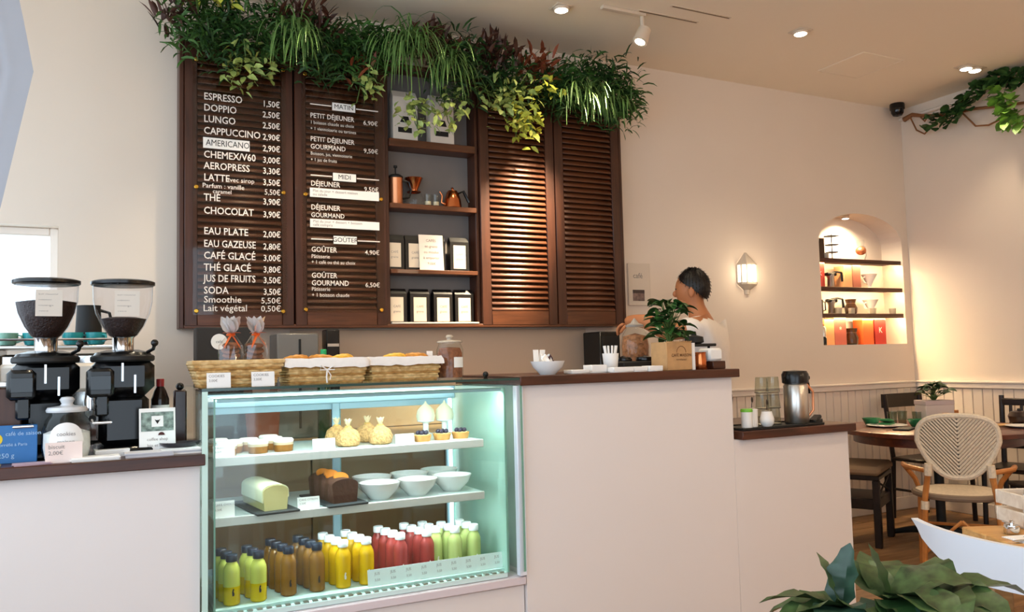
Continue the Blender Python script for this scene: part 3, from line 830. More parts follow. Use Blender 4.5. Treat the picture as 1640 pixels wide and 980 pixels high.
MB().box(-0.06, 0.06, -0.012, 0.06, 0, 0.004, 0.001).build('foot', M_glass, t)
q = MB(); q.m = Matrix.Rotation(-0.12, 4, 'X'); q.box(-0.05, 0.05, -0.0032, -0.0022, 0.072, 0.135); q.build('leaf_print', mat('leaf_print', '#7f8f86', 0.7, var=0.6, vscale=70), fl, 0)
q = MB(); q.m = Matrix.Rotation(-0.12, 4, 'X'); q.box(-0.018, 0.018, -0.0042, -0.0033, 0.086, 0.122); q.build('logo_square', M_paper, fl, 0)
q = MB(); q.m = Matrix.Rotation(-0.12, 4, 'X') @ Matrix.Translation((0, -0.0046, 0.104)) @ Matrix.Rotation(PI / 2, 4, 'X')
q.prism([(-0.009, 0.007), (-0.004, 0.004), (0.004, 0.004), (0.009, 0.007), (0.003, -0.004), (0, -0.009), (-0.003, -0.004)], 0, 0.0005); q.build('logo_mark', M_ink, fl, 0)
q = MB(); q.m = Matrix.Rotation(-0.12, 4, 'X') @ Matrix.Translation((0.012, -0.0034, 0.058)) @ Matrix.Rotation(PI / 2, 4, 'X')
q.prism([(0.010 * math.cos(a), 0.010 * math.sin(a)) for a in [PI * k / 10 for k in range(11)]], 0, 0.0006); q.build('half_disc', mat('dark_red_print', '#4a1a14', 0.6), fl, 0)
for k, s in enumerate(('coffee shop', 'bio et local')):
    text(s, 0.014, M_grey_ink, fl, (0, -0.0028 + 0.12 * (0.045 - 0.02 * k), 0.045 - 0.02 * k), (PI / 2 - 0.12, 0, 0), 'CENTER')
t = thing('syrup_bottle', 'dark bottle with a pale label behind the flyer stand', 'bottle', (0.205, 3.20, Z))
MB().lathe([(0.026, 0), (0.030, 0.005), (0.030, 0.17), (0.020, 0.20), (0.012, 0.215)], 20).build('body', mat('dark_glass', '#1f120f', 0.1), t)
MB().lathe([(0.013, 0.215), (0.0135, 0.24), (0.012, 0.242)], 16).build('cap', mat('red_cap', '#9c2a2c', 0.4), t)
MB().lathe([(0.0308, 0.09), (0.0308, 0.15)], 20, cap=False).build('label', M_paper, t)
t = thing('tall_bottle', 'tall dark brown bottle with a round black stopper beside the glass panel', 'bottle', (0.272, 3.22, Z))
MB().box(-0.022, 0.022, -0.022, 0.022, 0, 0.20, 0.006).build('body', mat('brown_bottle', '#2e1a15', 0.2), t)
q = MB(); q.ell((0, 0, 0.212), 0.014); q.build('stopper', M_black, t)

# ------------------------------------------------------------------ outer glass screen above / beside the cooler
t = thing('glass_screen', 'clear glass enclosure with a top pane around the pastry case', 'glass screen', (0.9, 2.86, 0.99))
MB().box(-0.592, 0.575, 0.0, 0.62, 0.200, 0.2095).build('top_pane', M_gglass, t, 0)
MB().box(-0.592, 0.575, -0.0012, 0.0, 0.2003, 0.2092).build('pane_edge', mat('dark_glass_edge', '#2f4a44', 0.15, spec=0.6), t, 0)
MB().box(-0.590, -0.581, 0.0, 0.60, -0.53, 0.1995).build('side_pane', M_gglass, t, 0)
MB().box(0.5685, 0.577, 0.0, 0.60, -0.53, 0.1995).build('side_pane', M_gglass, t, 0)
MB().box(-0.592, -0.574, -0.004, 0.0, -0.53, 0.1995).build('pane_edge', mat('mint_glass_edge', '#c4e2d6', 0.2, spec=0.6), t, 0)
MB().box(0.5685, 0.577, -0.0012, 0.0, -0.53, 0.1995).build('pane_edge', M_edge, t, 0)
q = MB(); q.ell((0.54, 0.25, 0.222), 0.012); q.box(0.535, 0.545, 0.245, 0.255, 0.2095, 0.222); q.build('clamp', M_black, t)

# ------------------------------------------------------------------ refrigerated pastry case
M_ice = mat('pale_blue_frame', '#a9c8d6', 0.35, spec=0.5)
M_led = emis('cool_led', '#eefaff', 2.5)
case = thing('pastry_case', 'lit glass pastry case with two shelves and rear sliding doors', 'display case', (0.89, 2.90, 0.436))
X0, X1, D = -0.538, 0.53, 0.56
MB().box(X0, X1, 0.0, D, 0.0, 0.020, 0.003).build('base', mat('case_floor', '#cfe3df', 0.25), case)
MB().box(X0 + 0.002, X1 - 0.002, 0.028, D - 0.03, 0.0205, 0.030).build('glass_floor', mat('mint_glass_floor', '#c5e2da', 0.12, spec=0.5), case, 0)
for k in range(34):
    x = X0 + 0.012 + k * 0.031
    MB().box(x, x + 0.017, 0.004, 0.024, 0.0205, 0.024).build('grille_bar', M_steel, case, 0)
MB().box(X0, X1, -0.003, 0.003, 0.02, 0.728).build('front_glass', M_gglass, case, 0)
MB().box(X0 - 0.004, X0 + 0.002, 0.003, D - 0.02, 0.02, 0.728).build('side_glass', M_gglass, case, 0)
MB().box(X1 - 0.002, X1 + 0.004, 0.003, D - 0.02, 0.02, 0.728).build('side_glass', mat('mint_reflection_glass', '#bfe6d6', 0.1, spec=0.9, alpha=0.55), case, 0)  # hazy reflection of the lit interior is put into this mint colour
MB().box(X0 - 0.004, X0 + 0.002, -0.004, -0.003, 0.02, 0.728).build('glass_edge', M_edge, case, 0)
MB().box(X1 - 0.002, X1 + 0.004, -0.004, -0.003, 0.02, 0.728).build('glass_edge', M_edge, case, 0)
MB().box(X0, X1, -0.004, -0.003, 0.7245, 0.728).build('glass_edge', M_edge, case, 0)
MB().box(X0, X1, 0.30, D, 0.730, 0.738, 0.002).build('top_pane', M_gglass, case, 0)
MB().box(X0, X1, D - 0.07, D, 0.672, 0.728, 0.004).build('top_rail', M_ice, case)
led = MB().box(X0 + 0.02, X1 - 0.02, D - 0.10, D - 0.072, 0.700, 0.716, 0.003).build('light_tube', M_led, case)
for x in (X0 + 0.01, X1 - 0.022):
    MB().box(x, x + 0.012, D - 0.05, D - 0.03, 0.03, 0.67).build('light_tube', M_led, case)
for xa, xb, yy in ((X0 + 0.002, 0.03, D - 0.012), (-0.01, X1 - 0.002, D - 0.03)):
    d = bpy.data.objects.new('sliding_door', None); COL.objects.link(d); d.parent = case
    for a in ((xa, xa + 0.03, 0.02, 0.672), (xb - 0.03, xb, 0.02, 0.672), (xa + 0.03, xb - 0.03, 0.02, 0.05), (xa + 0.03, xb - 0.03, 0.645, 0.672)):
        MB().box(a[0], a[1], yy - 0.007, yy + 0.007, a[2], a[3], 0.002).build('door_frame', M_ice, d)
    MB().box(xa + 0.03, xb - 0.03, yy - 0.002, yy + 0.002, 0.05, 0.645).build('pane', M_gglass, d, 0)
def strip_light(x, y, z, w, power, tilt):
    l = bpy.data.lights.new('led_strip_light', 'AREA'); l.shape = 'RECTANGLE'; l.size = w; l.size_y = 0.02; l.energy = power; l.color = (0.86, 0.97, 1.0)
    o = bpy.data.objects.new('led_strip_light', l); COL.objects.link(o); o.parent = case; o.location = (x, y, z); o.rotation_euler = (tilt, 0, 0)
MB().box(X0 + 0.01, X1 - 0.01, 0.004, 0.03, 0.7135, 0.7275, 0.002).build('light_housing', M_ice, case)
strip_light(0.0, 0.02, 0.712, 1.02, 7.0, 0.35)
strip_light(-0.03, 0.066, 0.526 - 0.016, 0.92, 4.5, 0.35)
strip_light(-0.03, 0.066, 0.326 - 0.016, 0.92, 6.5, 0.25)
SH1, SH2, SH0 = 0.962, 0.762, 0.467      # world heights of the shelf tops and the floor
M_shelfg = thin_glass('shelf_glass', '#cfe6e2', 0.8)
for z in (SH1, SH2):
    MB().box(X0 + 0.004, X1 - 0.07, 0.06, D - 0.055, z - 0.436 - 0.009, z - 0.436).build('shelf', mat('frosted_shelf', '#cfdedd', 0.2, spec=0.5), case, 0)
    MB().box(X0 + 0.004, X1 - 0.07, 0.047, 0.06, z - 0.436 - 0.028, z - 0.436 + 0.002, 0.002).build('shelf_edge', mat('shelf_edge_strip', '#d9d6d2', 0.3, metal=0.2), case)
    MB().box(X0 + 0.03, X1 - 0.1, 0.0605, 0.075, z - 0.436 - 0.0155, z - 0.436 - 0.0095, 0.002).build('light_housing', M_ice, case)

G = 'juice bottles in the pastry case'
bprof = [(0.0235, 0), (0.0275, 0.004), (0.0275, 0.108), (0.0262, 0.118), (0.0205, 0.132), (0.0165, 0.138), (0.016, 0.146)]
def bottle_proto(name, liq, liq2, cap, logo, capm):
    t = thing(name, 'x', 'bottle', (0, 0, 0), 0, G)
    MB().lathe(bprof, 20).build('body', liq, t)
    MB().lathe([(0.0188, 0.143), (0.0192, 0.145), (0.0192, 0.163), (0.0175, 0.166)], 18).build('cap', capm, t)
    if liq2: MB().lathe([(0.0277, 0.062), (0.0277, 0.108), (0.0264, 0.1185), (0.0207, 0.1325), (0.0167, 0.1385), (0.0162, 0.143)], 20, cap=False).build('upper_layer', liq2, t)
    q = MB(); q.m = Matrix.Translation((0, -0.0279, 0.045)) @ Matrix.Rotation(PI / 2, 4, 'X')
    q.prism([(-0.002, -0.012), (0.004, -0.012), (0.005, -0.004), (0.002, 0.003), (0.004, 0.009), (0.0015, 0.013), (-0.001, 0.009), (-0.003, 0.0)], 0, 0.0006)
    q.build('logo', logo, t, 0)
    return t
def liquid(name, c):
    return mat(name, c, 0.12, trans=0.2, spec=0.5, ior=1.34)
M_wcap = mat('white_cap', '#eceff0', 0.3); M_dcap = mat('navy_cap', '#1c2433', 0.3)
kinds = [('lime yellow', '#dcbc12', M_dcap, M_ink, [(0.417, 3), (0.505, 3)], 2.985), ('amber brown', '#8f6226', M_dcap, M_ink, [(0.610, 4), (0.710, 4)], 3.0),
         ('orange', '#e9b616', M_wcap, M_letter, [(0.803, 4), (0.890, 4)], 2.995), ('red', '#b0443f', M_wcap, M_letter, [(1.022, 4), (1.128, 4)], 3.0),
         ('pale green', '#cbd884', M_wcap, M_letter, [(1.180, 3), (1.243, 3), (1.322, 3)], 3.0)]
for nm, c, cm, lg, cols, y0 in kinds:
    proto = None
    for ci, (x, n) in enumerate(cols):
        pos = ['left', 'right'][ci] if len(cols) == 2 else ['left', 'middle', 'right'][ci]
        for k in range(n):
            p = (x - 0.010 * k * (1 if nm != 'pale green' else 0.5), y0 + 0.058 * k + (0.045 if (nm == 'pale green' and ci == 0) else 0), SH0)
            lab = '%s juice bottle, %s in the %s column of that colour' % (nm, ['frontmost', 'second from the front', 'third from the front', 'rearmost'][k if n == 4 or k < 2 else k + (0 if k < 2 else 1)], pos)
            if proto is None:
                proto = bottle_proto('juice_bottle', liquid(nm.replace(' ', '_') + '_juice', c), liquid('pale_lime_foam', '#d2d462') if nm == 'lime yellow' else None, None, lg, cm)
                proto.location = p; proto['label'] = lab
            else:
                dup(proto, p, 0.0, lab)
# long price strip in front of the bottles
t = thing('price_strip', 'long white price strip in front of the red and green bottles', 'price strip', (1.155, 2.945, 0.467))
q = MB(); q.m = Matrix.Rotation(-0.1, 4, 'X'); q.box(-0.275, 0.275, -0.001, 0.001, 0, 0.058); q.build('strip', mat('mint_white_card', '#e3ecea', 0.6), t, 0)
for k in range(9):
    text('JUS', 0.014, M_grey_ink, t, (-0.25 + 0.06 * k, 0.002, 0.042), (PI / 2 - 0.1, 0, 0)); text('3,50', 0.012, M_grey_ink, t, (-0.25 + 0.06 * k, 0.0, 0.02), (PI / 2 - 0.1, 0, 0))

# middle shelf: loaves on slates, bowls
M_sl = mat('slate_board', '#2c3134', 0.6, var=0.15, vscale=20)
def loaf(label, x, y, rz, m, mtop, L, Wd, H, topping):
    s = thing('slate_board', 'dark slate board under the ' + label[0], 'board', (x, y, SH2), rz)
    MB().box(-0.075, 0.075, -0.165, 0.165, 0, 0.008, 0.002).build('board', M_sl, s)
    t = thing('cake_loaf', label[1], 'cake', (x, y, SH2 + 0.0081), rz)
    q = MB(); n = 9
    prof = [(-Wd * 0.46, 0), (Wd * 0.46, 0), (Wd * 0.52, H * 0.75)] + [(Wd * 0.52 * math.cos(a), H * 0.75 + H * 0.25 * math.sin(a)) for a in [PI * k / n for k in range(1, n)]] + [(-Wd * 0.52, H * 0.75)]
    q.m = Matrix.Rotation(PI / 2, 4, 'X'); q.prism(prof, -L / 2, L / 2); q.build('loaf', m, t, 35)
    topping(t, L, Wd, H, mtop)
def icing(t, L, Wd, H, m):
    q = MB(); n = 9
    prof = [(Wd * 0.55 * math.cos(a), H * 0.78 + H * 0.27 * math.sin(a)) for a in [PI * k / n for k in range(n + 1)]] + [(-Wd * 0.56, H * 0.35), (-Wd * 0.50, H * 0.3), (-Wd * 0.5, H * 0.6), (Wd * 0.5, H * 0.6), (Wd * 0.5, H * 0.45), (Wd * 0.56, H * 0.5)]
    q.m = Matrix.Rotation(PI / 2, 4, 'X'); q.prism(prof, -L / 2 + 0.004, L / 2 - 0.004); q.build('icing', m, t, 50)
def slices(t, L, Wd, H, m):
    for k in range(4):
        q = MB(); q.m = Matrix.Translation((0.006 * (-1) ** k, -0.07 + 0.05 * k, H * 1.0)) @ Matrix.Rotation(0.5, 4, 'X'); q.lathe([(0.028, -0.003), (0.029, 0.0), (0.027, 0.003)], 18); q.build('orange_slice', m, t)
loaf(('iced lemon loaf', 'pale yellow iced loaf cake on a slate'), 0.545, 3.09, 0.12, mat('lemon_sponge', '#d7c98c', 0.8), mat('lemon_icing', '#f1eecb', 0.4, var=0.03, vscale=40), 0.26, 0.085, 0.085, icing)
loaf(('chocolate loaf', 'dark chocolate loaf cake topped with candied orange slices'), 0.795, 3.10, 0.10, mat('chocolate_sponge', '#4a2a1c', 0.7, var=0.2, vscale=60, bump=0.3), mat('candied_orange', '#c9772e', 0.3), 0.26, 0.095, 0.085, slices)
card('white price card between the two loaf cakes', 0.675, 2.965, SH2, 0.078, 0.042, M_paper, 0.2, 0, ('CAKE CITRON', '3,50€'), 0.010)
card('white price card at the left end of the middle case shelf', 0.39, 2.965, SH2, 0.07, 0.055, M_paper, 0.2, 0, ('CAKE CHOCO', '3,50€'), 0.010)
def bowl(label, x, y, z, r, h, m=M_china, grp='white bowls on the middle case shelf', fill=None):
    t = thing('bowl', label, 'bowl', (x, y, z), 0, grp)
    MB().lathe([(r * 0.45, 0), (r * 0.5, 0.004), (r * 0.85, h * 0.55), (r, h), (r * 0.95, h), (r * 0.78, h * 0.5), (r * 0.4, 0.012), (0.001, 0.010)], 26).build('shell', m, t)
    if fill: MB().lathe([(0.001, h * 0.62), (r * 0.78, h * 0.6), (r * 0.80, h * 0.66), (0.001, h * 0.8)], 22).build('filling', fill, t)
    return t
for x, y, lab in ((0.955, 3.03, 'front left white bowl on the middle case shelf'), (1.105, 3.035, 'front middle white bowl on the middle case shelf'), (1.26, 3.06, 'front right white bowl on the middle case shelf'),
                  (0.98, 3.21, 'rear left white bowl on the middle case shelf'), (1.14, 3.22, 'rear middle white bowl on the middle case shelf'), (1.285, 3.26, 'rear right white bowl on the middle case shelf')):
    bowl(lab, x, y, SH2, 0.078, 0.062, fill=mat('white_yogurt', '#f3f1ea', 0.4))

# upper shelf
M_pot = thin_glass('dessert_glass', '#e8dccb', 0.6)
M_tira = mat('caramel_layer', '#b5813f', 0.5, var=0.2, vscale=80)
pots = [(0.405, 3.02), (0.44, 3.11), (0.515, 3.04), (0.50, 3.15), (0.605, 3.05), (0.585, 3.14), (0.585, 3.23), (0.40, 3.2)]
for k, (x, y) in enumerate(pots):
    t = thing('dessert_pot', 'white-topped caramel dessert pot, %s from the left on the upper case shelf' % ['first', 'third', 'fifth', 'fourth', 'rightmost front one', 'sixth', 'rearmost', 'second'][k], 'dessert', (x, y, SH1), 0, 'dessert pots on the upper case shelf')
    MB().lathe([(0.030, 0), (0.032, 0.003), (0.034, 0.026), (0.001, 0.027)], 18).build('layer', M_tira, t)
    MB().lathe([(0.0345, 0.024), (0.036, 0.04), (0.031, 0.046), (0.001, 0.048)], 18).build('cream_top', mat('whipped_cream', '#f7f4ee', 0.5), t)
    MB().lathe([(0.033, 0), (0.0362, 0.034)], 18, cap=False).build('cup', M_pot, t)
card('white price card at the left end of the upper case shelf', 0.39, 2.965, SH1, 0.07, 0.042, M_paper, 0.2, 0, ('TIRAMISU', '4,50€'), 0.010)
card('white price card left of the granola bags', 0.745, 3.02, SH1, 0.082, 0.038, M_paper, 0.2, 0, ('COOKIE', '2,50€'), 0.010)
card('white price card between granola bags and tarts', 1.055, 3.02, SH1, 0.075, 0.036, M_paper, 0.2, 0, ('TARTE', '4,00€'), 0.010)
M_gran = mat('granola', '#c59a62', 0.7, var=0.35, vscale=110, bump=0.8, bscale=120)
for k, (x, y) in enumerate(((0.845, 3.06), (0.97, 3.06), (0.83, 3.17), (0.955, 3.18))):
    t = thing('granola_bag', 'tied bag of granola, %s on the upper case shelf' % ['front left', 'front right', 'rear left', 'rear right'][k], 'bag', (x, y, SH1), 0.3 * k, 'granola bags on the upper case shelf')
    q = MB(); r = random.Random(k)
    q.lathe([(0.034, 0), (0.043, 0.006), (0.046, 0.03), (0.036, 0.055), (0.016, 0.068), (0.010, 0.074)], 14); q.v = [(a + r.uniform(-.003, .003), b + r.uniform(-.003, .003), c) for a, b, c in q.v]
    q.build('bag', M_gran, t)
    q = MB()
    for j in range(7):
        a = j * 0.9; q.leaf((0, 0, 0.072), (math.cos(a) * 0.6, math.sin(a) * 0.6, 1), 0.035, 0.02, -0.2, 2)
    q.build('gathered_top', mat('cellophane_cream', '#e5d3ae', 0.3), t, 60, False)
    MB().lathe([(0.0115, 0.069), (0.0125, 0.072), (0.0115, 0.075)], 10).build('tie', mat('gold_tie', '#c9a24a', 0.4), t)
M_tart = mat('tart_crust', '#c48b4a', 0.7, var=0.15, vscale=60)
for k, (x, y) in enumerate(((1.135, 3.05), (1.222, 3.06), (1.305, 3.07))):
    t = thing('fruit_tart', 'round tart with dark berries, %s of three on the upper case shelf' % ['left', 'middle', 'right'][k], 'tart', (x, y, SH1), 0, 'berry tarts on the upper case shelf')
    MB().lathe([(0.030, 0), (0.036, 0.024), (0.033, 0.026), (0.030, 0.018), (0.001, 0.018)], 20).build('crust', M_tart, t)
    MB().lathe([(0.030, 0.0185), (0.029, 0.026), (0.001, 0.028)], 18).build('cream', mat('pastry_cream', '#ecd9a8', 0.4), t)
    for j in range(7):
        a = j * 2 * PI / 6; rr = 0.018 if j < 6 else 0
        q = MB(); q.ell((rr * math.cos(a), rr * math.sin(a), 0.033), 0.009, 8, 6); q.build('berry', mat('blueberry', '#2a2338', 0.35), t)
M_mer = mat('cream_meringue', '#f4ecd2', 0.5)
for k, (x, y, lab) in enumerate(((1.245, 3.30, 'domed cream cake with a peak, left of the two at the case rear'), (1.33, 3.30, 'domed cream cake with a peak, right of the two at the case rear'))):
    t = thing('cream_cake', lab, 'cake', (x, y, SH1), 0, 'domed cream cakes')
    MB().lathe([(0.030, 0), (0.032, 0.004), (0.012, 0.012), (0.012, 0.05), (0.036, 0.058), (0.036, 0.062)], 22).build('stand', M_china, t)
    MB().lathe([(0.036, 0.0622), (0.040, 0.08), (0.034, 0.105), (0.018, 0.122), (0.006, 0.132), (0.002, 0.142)], 22).build('cream', M_mer, t)
# ------------------------------------------------------------------ baskets on the top pane
ZT = 1.2
def basket(label, x, y, w0, w1, d0, d1, h, liner):
    t = thing('wicker_basket', label, 'basket', (x, y, ZT), 0, 'wicker baskets on the case top')
    rows = 9
    M2 = wood('wicker_dark_strand', '#9a6d36', '#c89a5a', 0.65, 40, (1, 1, 1))
    for k in range(rows):                       # woven strands
        f = (k + 0.5) / rows; a = (w0 + (w1 - w0) * f) / 2; b = (d0 + (d1 - d0) * f) / 2; z = h * f
        pts = []
        n = 48; per = [(-a, -b, a, -b), (a, -b, a, b), (a, b, -a, b), (-a, b, -a, -b)]
        for (xa, ya, xb, yb) in per:
            for j in range(12):
                u = j / 12; off = 0.0035 * (1 if (j + k) % 2 else -1)
                nx, ny = (yb - ya), -(xb - xa); L = math.hypot(nx, ny)
                pts.append((xa + (xb - xa) * u + nx / L * off, ya + (yb - ya) * u + ny / L * off, z))
        q = MB(); q.tube(pts, h / rows * 0.56, 5, closed=True); q.build('strand', M_wick if k % 3 else M2, t, 60)
    q = MB()
    a, b = w0 / 2, d0 / 2
    q.box(-a, a, -b, b, 0.001, 0.006); q.build('bottom', M_wick, t, 0)
    for s in (-1, 1):
        q = MB(); a0, a1, b0, b1 = w0 / 2 - 0.004, w1 / 2 - 0.004, d0 / 2 - 0.004, d1 / 2 - 0.004
        q.add([(-a0, s * b0, 0.004), (a0, s * b0, 0.004), (a1, s * b1, h), (-a1, s * b1, h)], [(0, 1, 2, 3)]); q.build('inner_wall', M2, t, 0)
        q = MB(); q.add([(s * a0, -b0, 0.004), (s * a0, b0, 0.004), (s * a1, b1, h), (s * a1, -b1, h)], [(0, 1, 2, 3)]); q.build('inner_wall', M2, t, 0)
    a, b = w1 / 2, d1 / 2
    if not liner:
        q = MB(); q.tube([(-a, -b, h), (a, -b, h), (a, b, h), (-a, b, h)], 0.007, 8, closed=True); q.build('rim', M_wick, t)
    else:
        r = random.Random(int(x * 100)); q = MB(); n = 60; vs = []; fs = []
        def per(u, g):
            A, B = a + g, b + g; L = 2 * (A * 2 + B * 2); s = u * (4 * A + 4 * B)
            if s < 2 * A: return (-A + s, -B)
            s -= 2 * A
            if s < 2 * B: return (A, -B + s)
            s -= 2 * B
            if s < 2 * A: return (A - s, B)
            s -= 2 * A
            return (-A, B - s)
        for k in range(n):
            u = k / n
            for g, z in ((-0.012, h - 0.02), (-0.006, h + 0.008), (0.006, h + 0.010), (0.012, h - 0.004), (0.013, h - 0.022 + r.uniform(-.004, .004))):
                px, py = per(u, g + r.uniform(-.001, .001)); vs.append((px, py, z + r.uniform(-.0015, .0015)))
        for k in range(n):
            k2 = (k + 1) % n
            for j in range(4): fs.append((k * 5 + j, k2 * 5 + j, k2 * 5 + j + 1, k * 5 + j + 1))
        q.add(vs, fs); q.build('cloth_liner', M_linen, t, 60)
    return t
basket('wicker basket without liner holding the cellophane cookie bags', 0.435, 3.02, 0.235, 0.295, 0.15, 0.19, 0.085, False)
basket('cloth-lined wicker basket with a string bow, middle of the three', 0.742, 3.04, 0.255, 0.285, 0.17, 0.20, 0.082, True)
basket('cloth-lined wicker basket beside the glass cookie jar', 1.040, 3.05, 0.25, 0.275, 0.17, 0.20, 0.082, True)
t = tag(MB().build('string_bow', M_linen), 'white string bow hanging on the front of the middle basket', 'string') if False else None
bow = thing('string_bow', 'white string bow tied on the middle basket', 'bow', (0.735, 2.925, ZT + 0.05))
q = MB(); q.tube([(0, 0, 0), (-0.022, -0.004, 0.014), (-0.026, -0.004, 0.0), (0, 0, 0)], 0.0025, 6); q.tube([(0, 0, 0), (0.022, -0.004, 0.014), (0.026, -0.004, 0.0), (0, 0, 0)], 0.0025, 6); q.build('loops', M_linen, bow)
q = MB(); q.tube([(0, 0, 0), (-0.004, -0.005, -0.025), (-0.002, -0.006, -0.046)], 0.003, 6); q.tube([(0, 0, 0), (0.012, -0.004, -0.02), (0.008, -0.006, -0.035)], 0.002, 6); q.build('tails', M_linen, bow)
for lab, x in (('white price card on the case top before the first basket, left', 0.365), ('white price card on the case top before the first basket, right', 0.508)):
    card(lab, x, 2.895, ZT, 0.076, 0.05, M_paper, 0.12, 0, ('COOKIES', '3,00€'), 0.012)

# cellophane cookie bags
M_cello = thin_glass('cellophane', '#fcf8f5', 0.9, 1.7)
M_cello2 = mat('crinkled_cellophane', '#e9e2de', 0.15, trans=0.55, spec=0.8)
M_choc = mat('chocolate_cookie', '#7a4c30', 0.8, var=0.3, vscale=60)
M_orange = mat('orange_ribbon', '#e0672a', 0.4)
for k, (x, y, lab) in enumerate(((0.418, 3.0, 'cellophane cookie bag with orange ribbon, left'), (0.502, 3.0, 'cellophane cookie bag with orange ribbon, right'))):
    t = thing('cookie_bag', lab, 'bag', (x, y, ZT + 0.0075), 0.2 * k, 'cookie bags in the basket')
    r = random.Random(20 + k)
    q = MB(); q.lathe([(0.032, 0), (0.040, 0.01), (0.043, 0.08), (0.040, 0.135), (0.020, 0.165), (0.010, 0.178)], 14, sy=0.8)
    q.v = [(a + r.uniform(-.003, .003), b + r.uniform(-.003, .003), c) for a, b, c in q.v]; q.build('bag', M_cello, t, 0)
    q = MB()
    for j in range(9):
        a = j * 0.7; q.leaf((0, 0, 0.176), (math.cos(a) * 0.55, math.sin(a) * 0.5, 1), 0.068, 0.044, 0.1, 3, roll=r.uniform(-1, 1))
    q.build('gathered_top', M_cello2, t, 0, False)
    for j in range(8):
        q = MB(); q.m = Matrix.Translation((r.uniform(-.006, .006), r.uniform(-.004, .004), 0.015 + 0.017 * j)) @ Matrix.Rotation(r.uniform(0.2, 0.5), 4, 'X'); q.lathe([(0.026, -0.006), (0.031, 0), (0.026, 0.006)], 14, sy=0.75); q.build('cookie', M_choc, t)
    q = MB(); q.tube([(0.012 * math.cos(a), 0.010 * math.sin(a), 0.172) for a in [2 * PI * j / 10 for j in range(10)]], 0.004, 6, closed=True)
    for s in (-1, 1):
        q.leaf((0, -0.012, 0.172), (s, -0.4, 0.5), 0.035, 0.018, 0.8, 4, shape=2); q.leaf((0, -0.012, 0.170), (s * 0.4, -0.3, -0.6), 0.06, 0.012, 0.3, 4, shape=2)
    q.build('ribbon', M_orange, t, 0, False)
# croissants and pastries
M_crois = mat('baked_crust', '#cf8a34', 0.45, var=0.3, vscale=45)
def croissant(label, x, y, z, rz, s=1.0, m=M_crois):
    t = thing('croissant', label, 'pastry', (x, y, z), rz, 'pastries in the lined baskets')
    pts = []; rs = []
    for k in range(13):
        u = k / 12 - 0.5; a = u * 2.4
        pts.append((0.055 * s * math.sin(a) * 1.1, -0.05 * s * (math.cos(a) - 0.7), 0.024 * s)); rs.append(s * (0.006 + 0.020 * math.cos(u * PI) ** 0.7 * (1 if k % 2 else 0.88)))
    q = MB(); q.tube(pts, rs, 10); q.build('pastry', m, t, 60)
M_yel = mat('golden_glaze', '#e8b640', 0.4, var=0.15, vscale=60)
for k, (x, y, rz, m, lab) in enumerate(((0.645, 3.0, 0.3, M_crois, 'golden croissant at the left end of the middle basket'), (0.735, 3.02, -0.4, M_crois, 'dark croissant behind the bow of the middle basket'),
                                   (0.81, 3.0, 0.5, M_yel, 'yellow glazed pastry in the middle basket'), (1.02, 3.02, 0.2, M_yel, 'golden pastry at the left of the right basket'),
                                   (1.10, 3.02, -0.3, M_crois, 'dark pastry at the right of the right basket'))):
    croissant(lab, x, y, ZT + 0.066, rz, 0.85, m)
for x, lab in ((0.70, 'rolled napkin bedding at the left of the middle basket'),):
    pass
for cx, lab in ((0.742, 'folded linen filling of the middle basket'), (1.040, 'folded linen filling of the right basket')):
    o = MB().box(-0.118, 0.118, -0.075, 0.075, 0, 0.058, 0.02).build('linen_filling', M_linen, loc=(cx, 3.045, ZT + 0.0065)); tag(o, lab, 'cloth')
t = thing('small_tag', 'small white tag standing at the right end of the right basket', 'tag', (1.16, 3.02, ZT + 0.066))
MB().box(-0.012, 0.012, -0.001, 0.001, 0, 0.045).build('tag_card', M_paper, t, 0); MB().box(-0.014, 0.0, 0.001, 0.012, 0, 0.02).build('clip', M_mblack, t)
# cookie jar
t = thing('cookie_jar', 'lidded glass jar of brown biscuits with a white label', 'jar', (1.245, 3.02, ZT))
MB().lathe([(0.046, 0), (0.052, 0.005), (0.053, 0.115), (0.044, 0.135), (0.044, 0.142)], 28, cap=False).build('body', M_glass, t)
MB().lathe([(0.001, 0.004), (0.048, 0.006), (0.049, 0.10), (0.040, 0.122), (0.001, 0.125)], 24).build('biscuits', mat('brown_biscuits', '#8a5233', 0.8, var=0.45, vscale=70, bump=0.8, bscale=60), t)
MB().lathe([(0.050, 0.1425), (0.051, 0.146), (0.046, 0.150), (0.012, 0.154), (0.010, 0.158), (0.016, 0.166), (0.010, 0.173), (0.001, 0.174)], 26).build('lid', mat('pale_glass_lid', '#e0d2c0', 0.15, trans=0.4), t)
q = MB(); vs = []; fs = []
for k in range(7):
    a = -PI / 2 + (k - 3) * 0.15 + 0.35
    vs += [(0.0545 * math.cos(a), 0.0545 * math.sin(a), 0.045), (0.0545 * math.cos(a), 0.0545 * math.sin(a), 0.085)]
for k in range(6): fs.append((2 * k, 2 * k + 2, 2 * k + 3, 2 * k + 1))
q.add(vs, fs); q.build('label', M_paper, t)

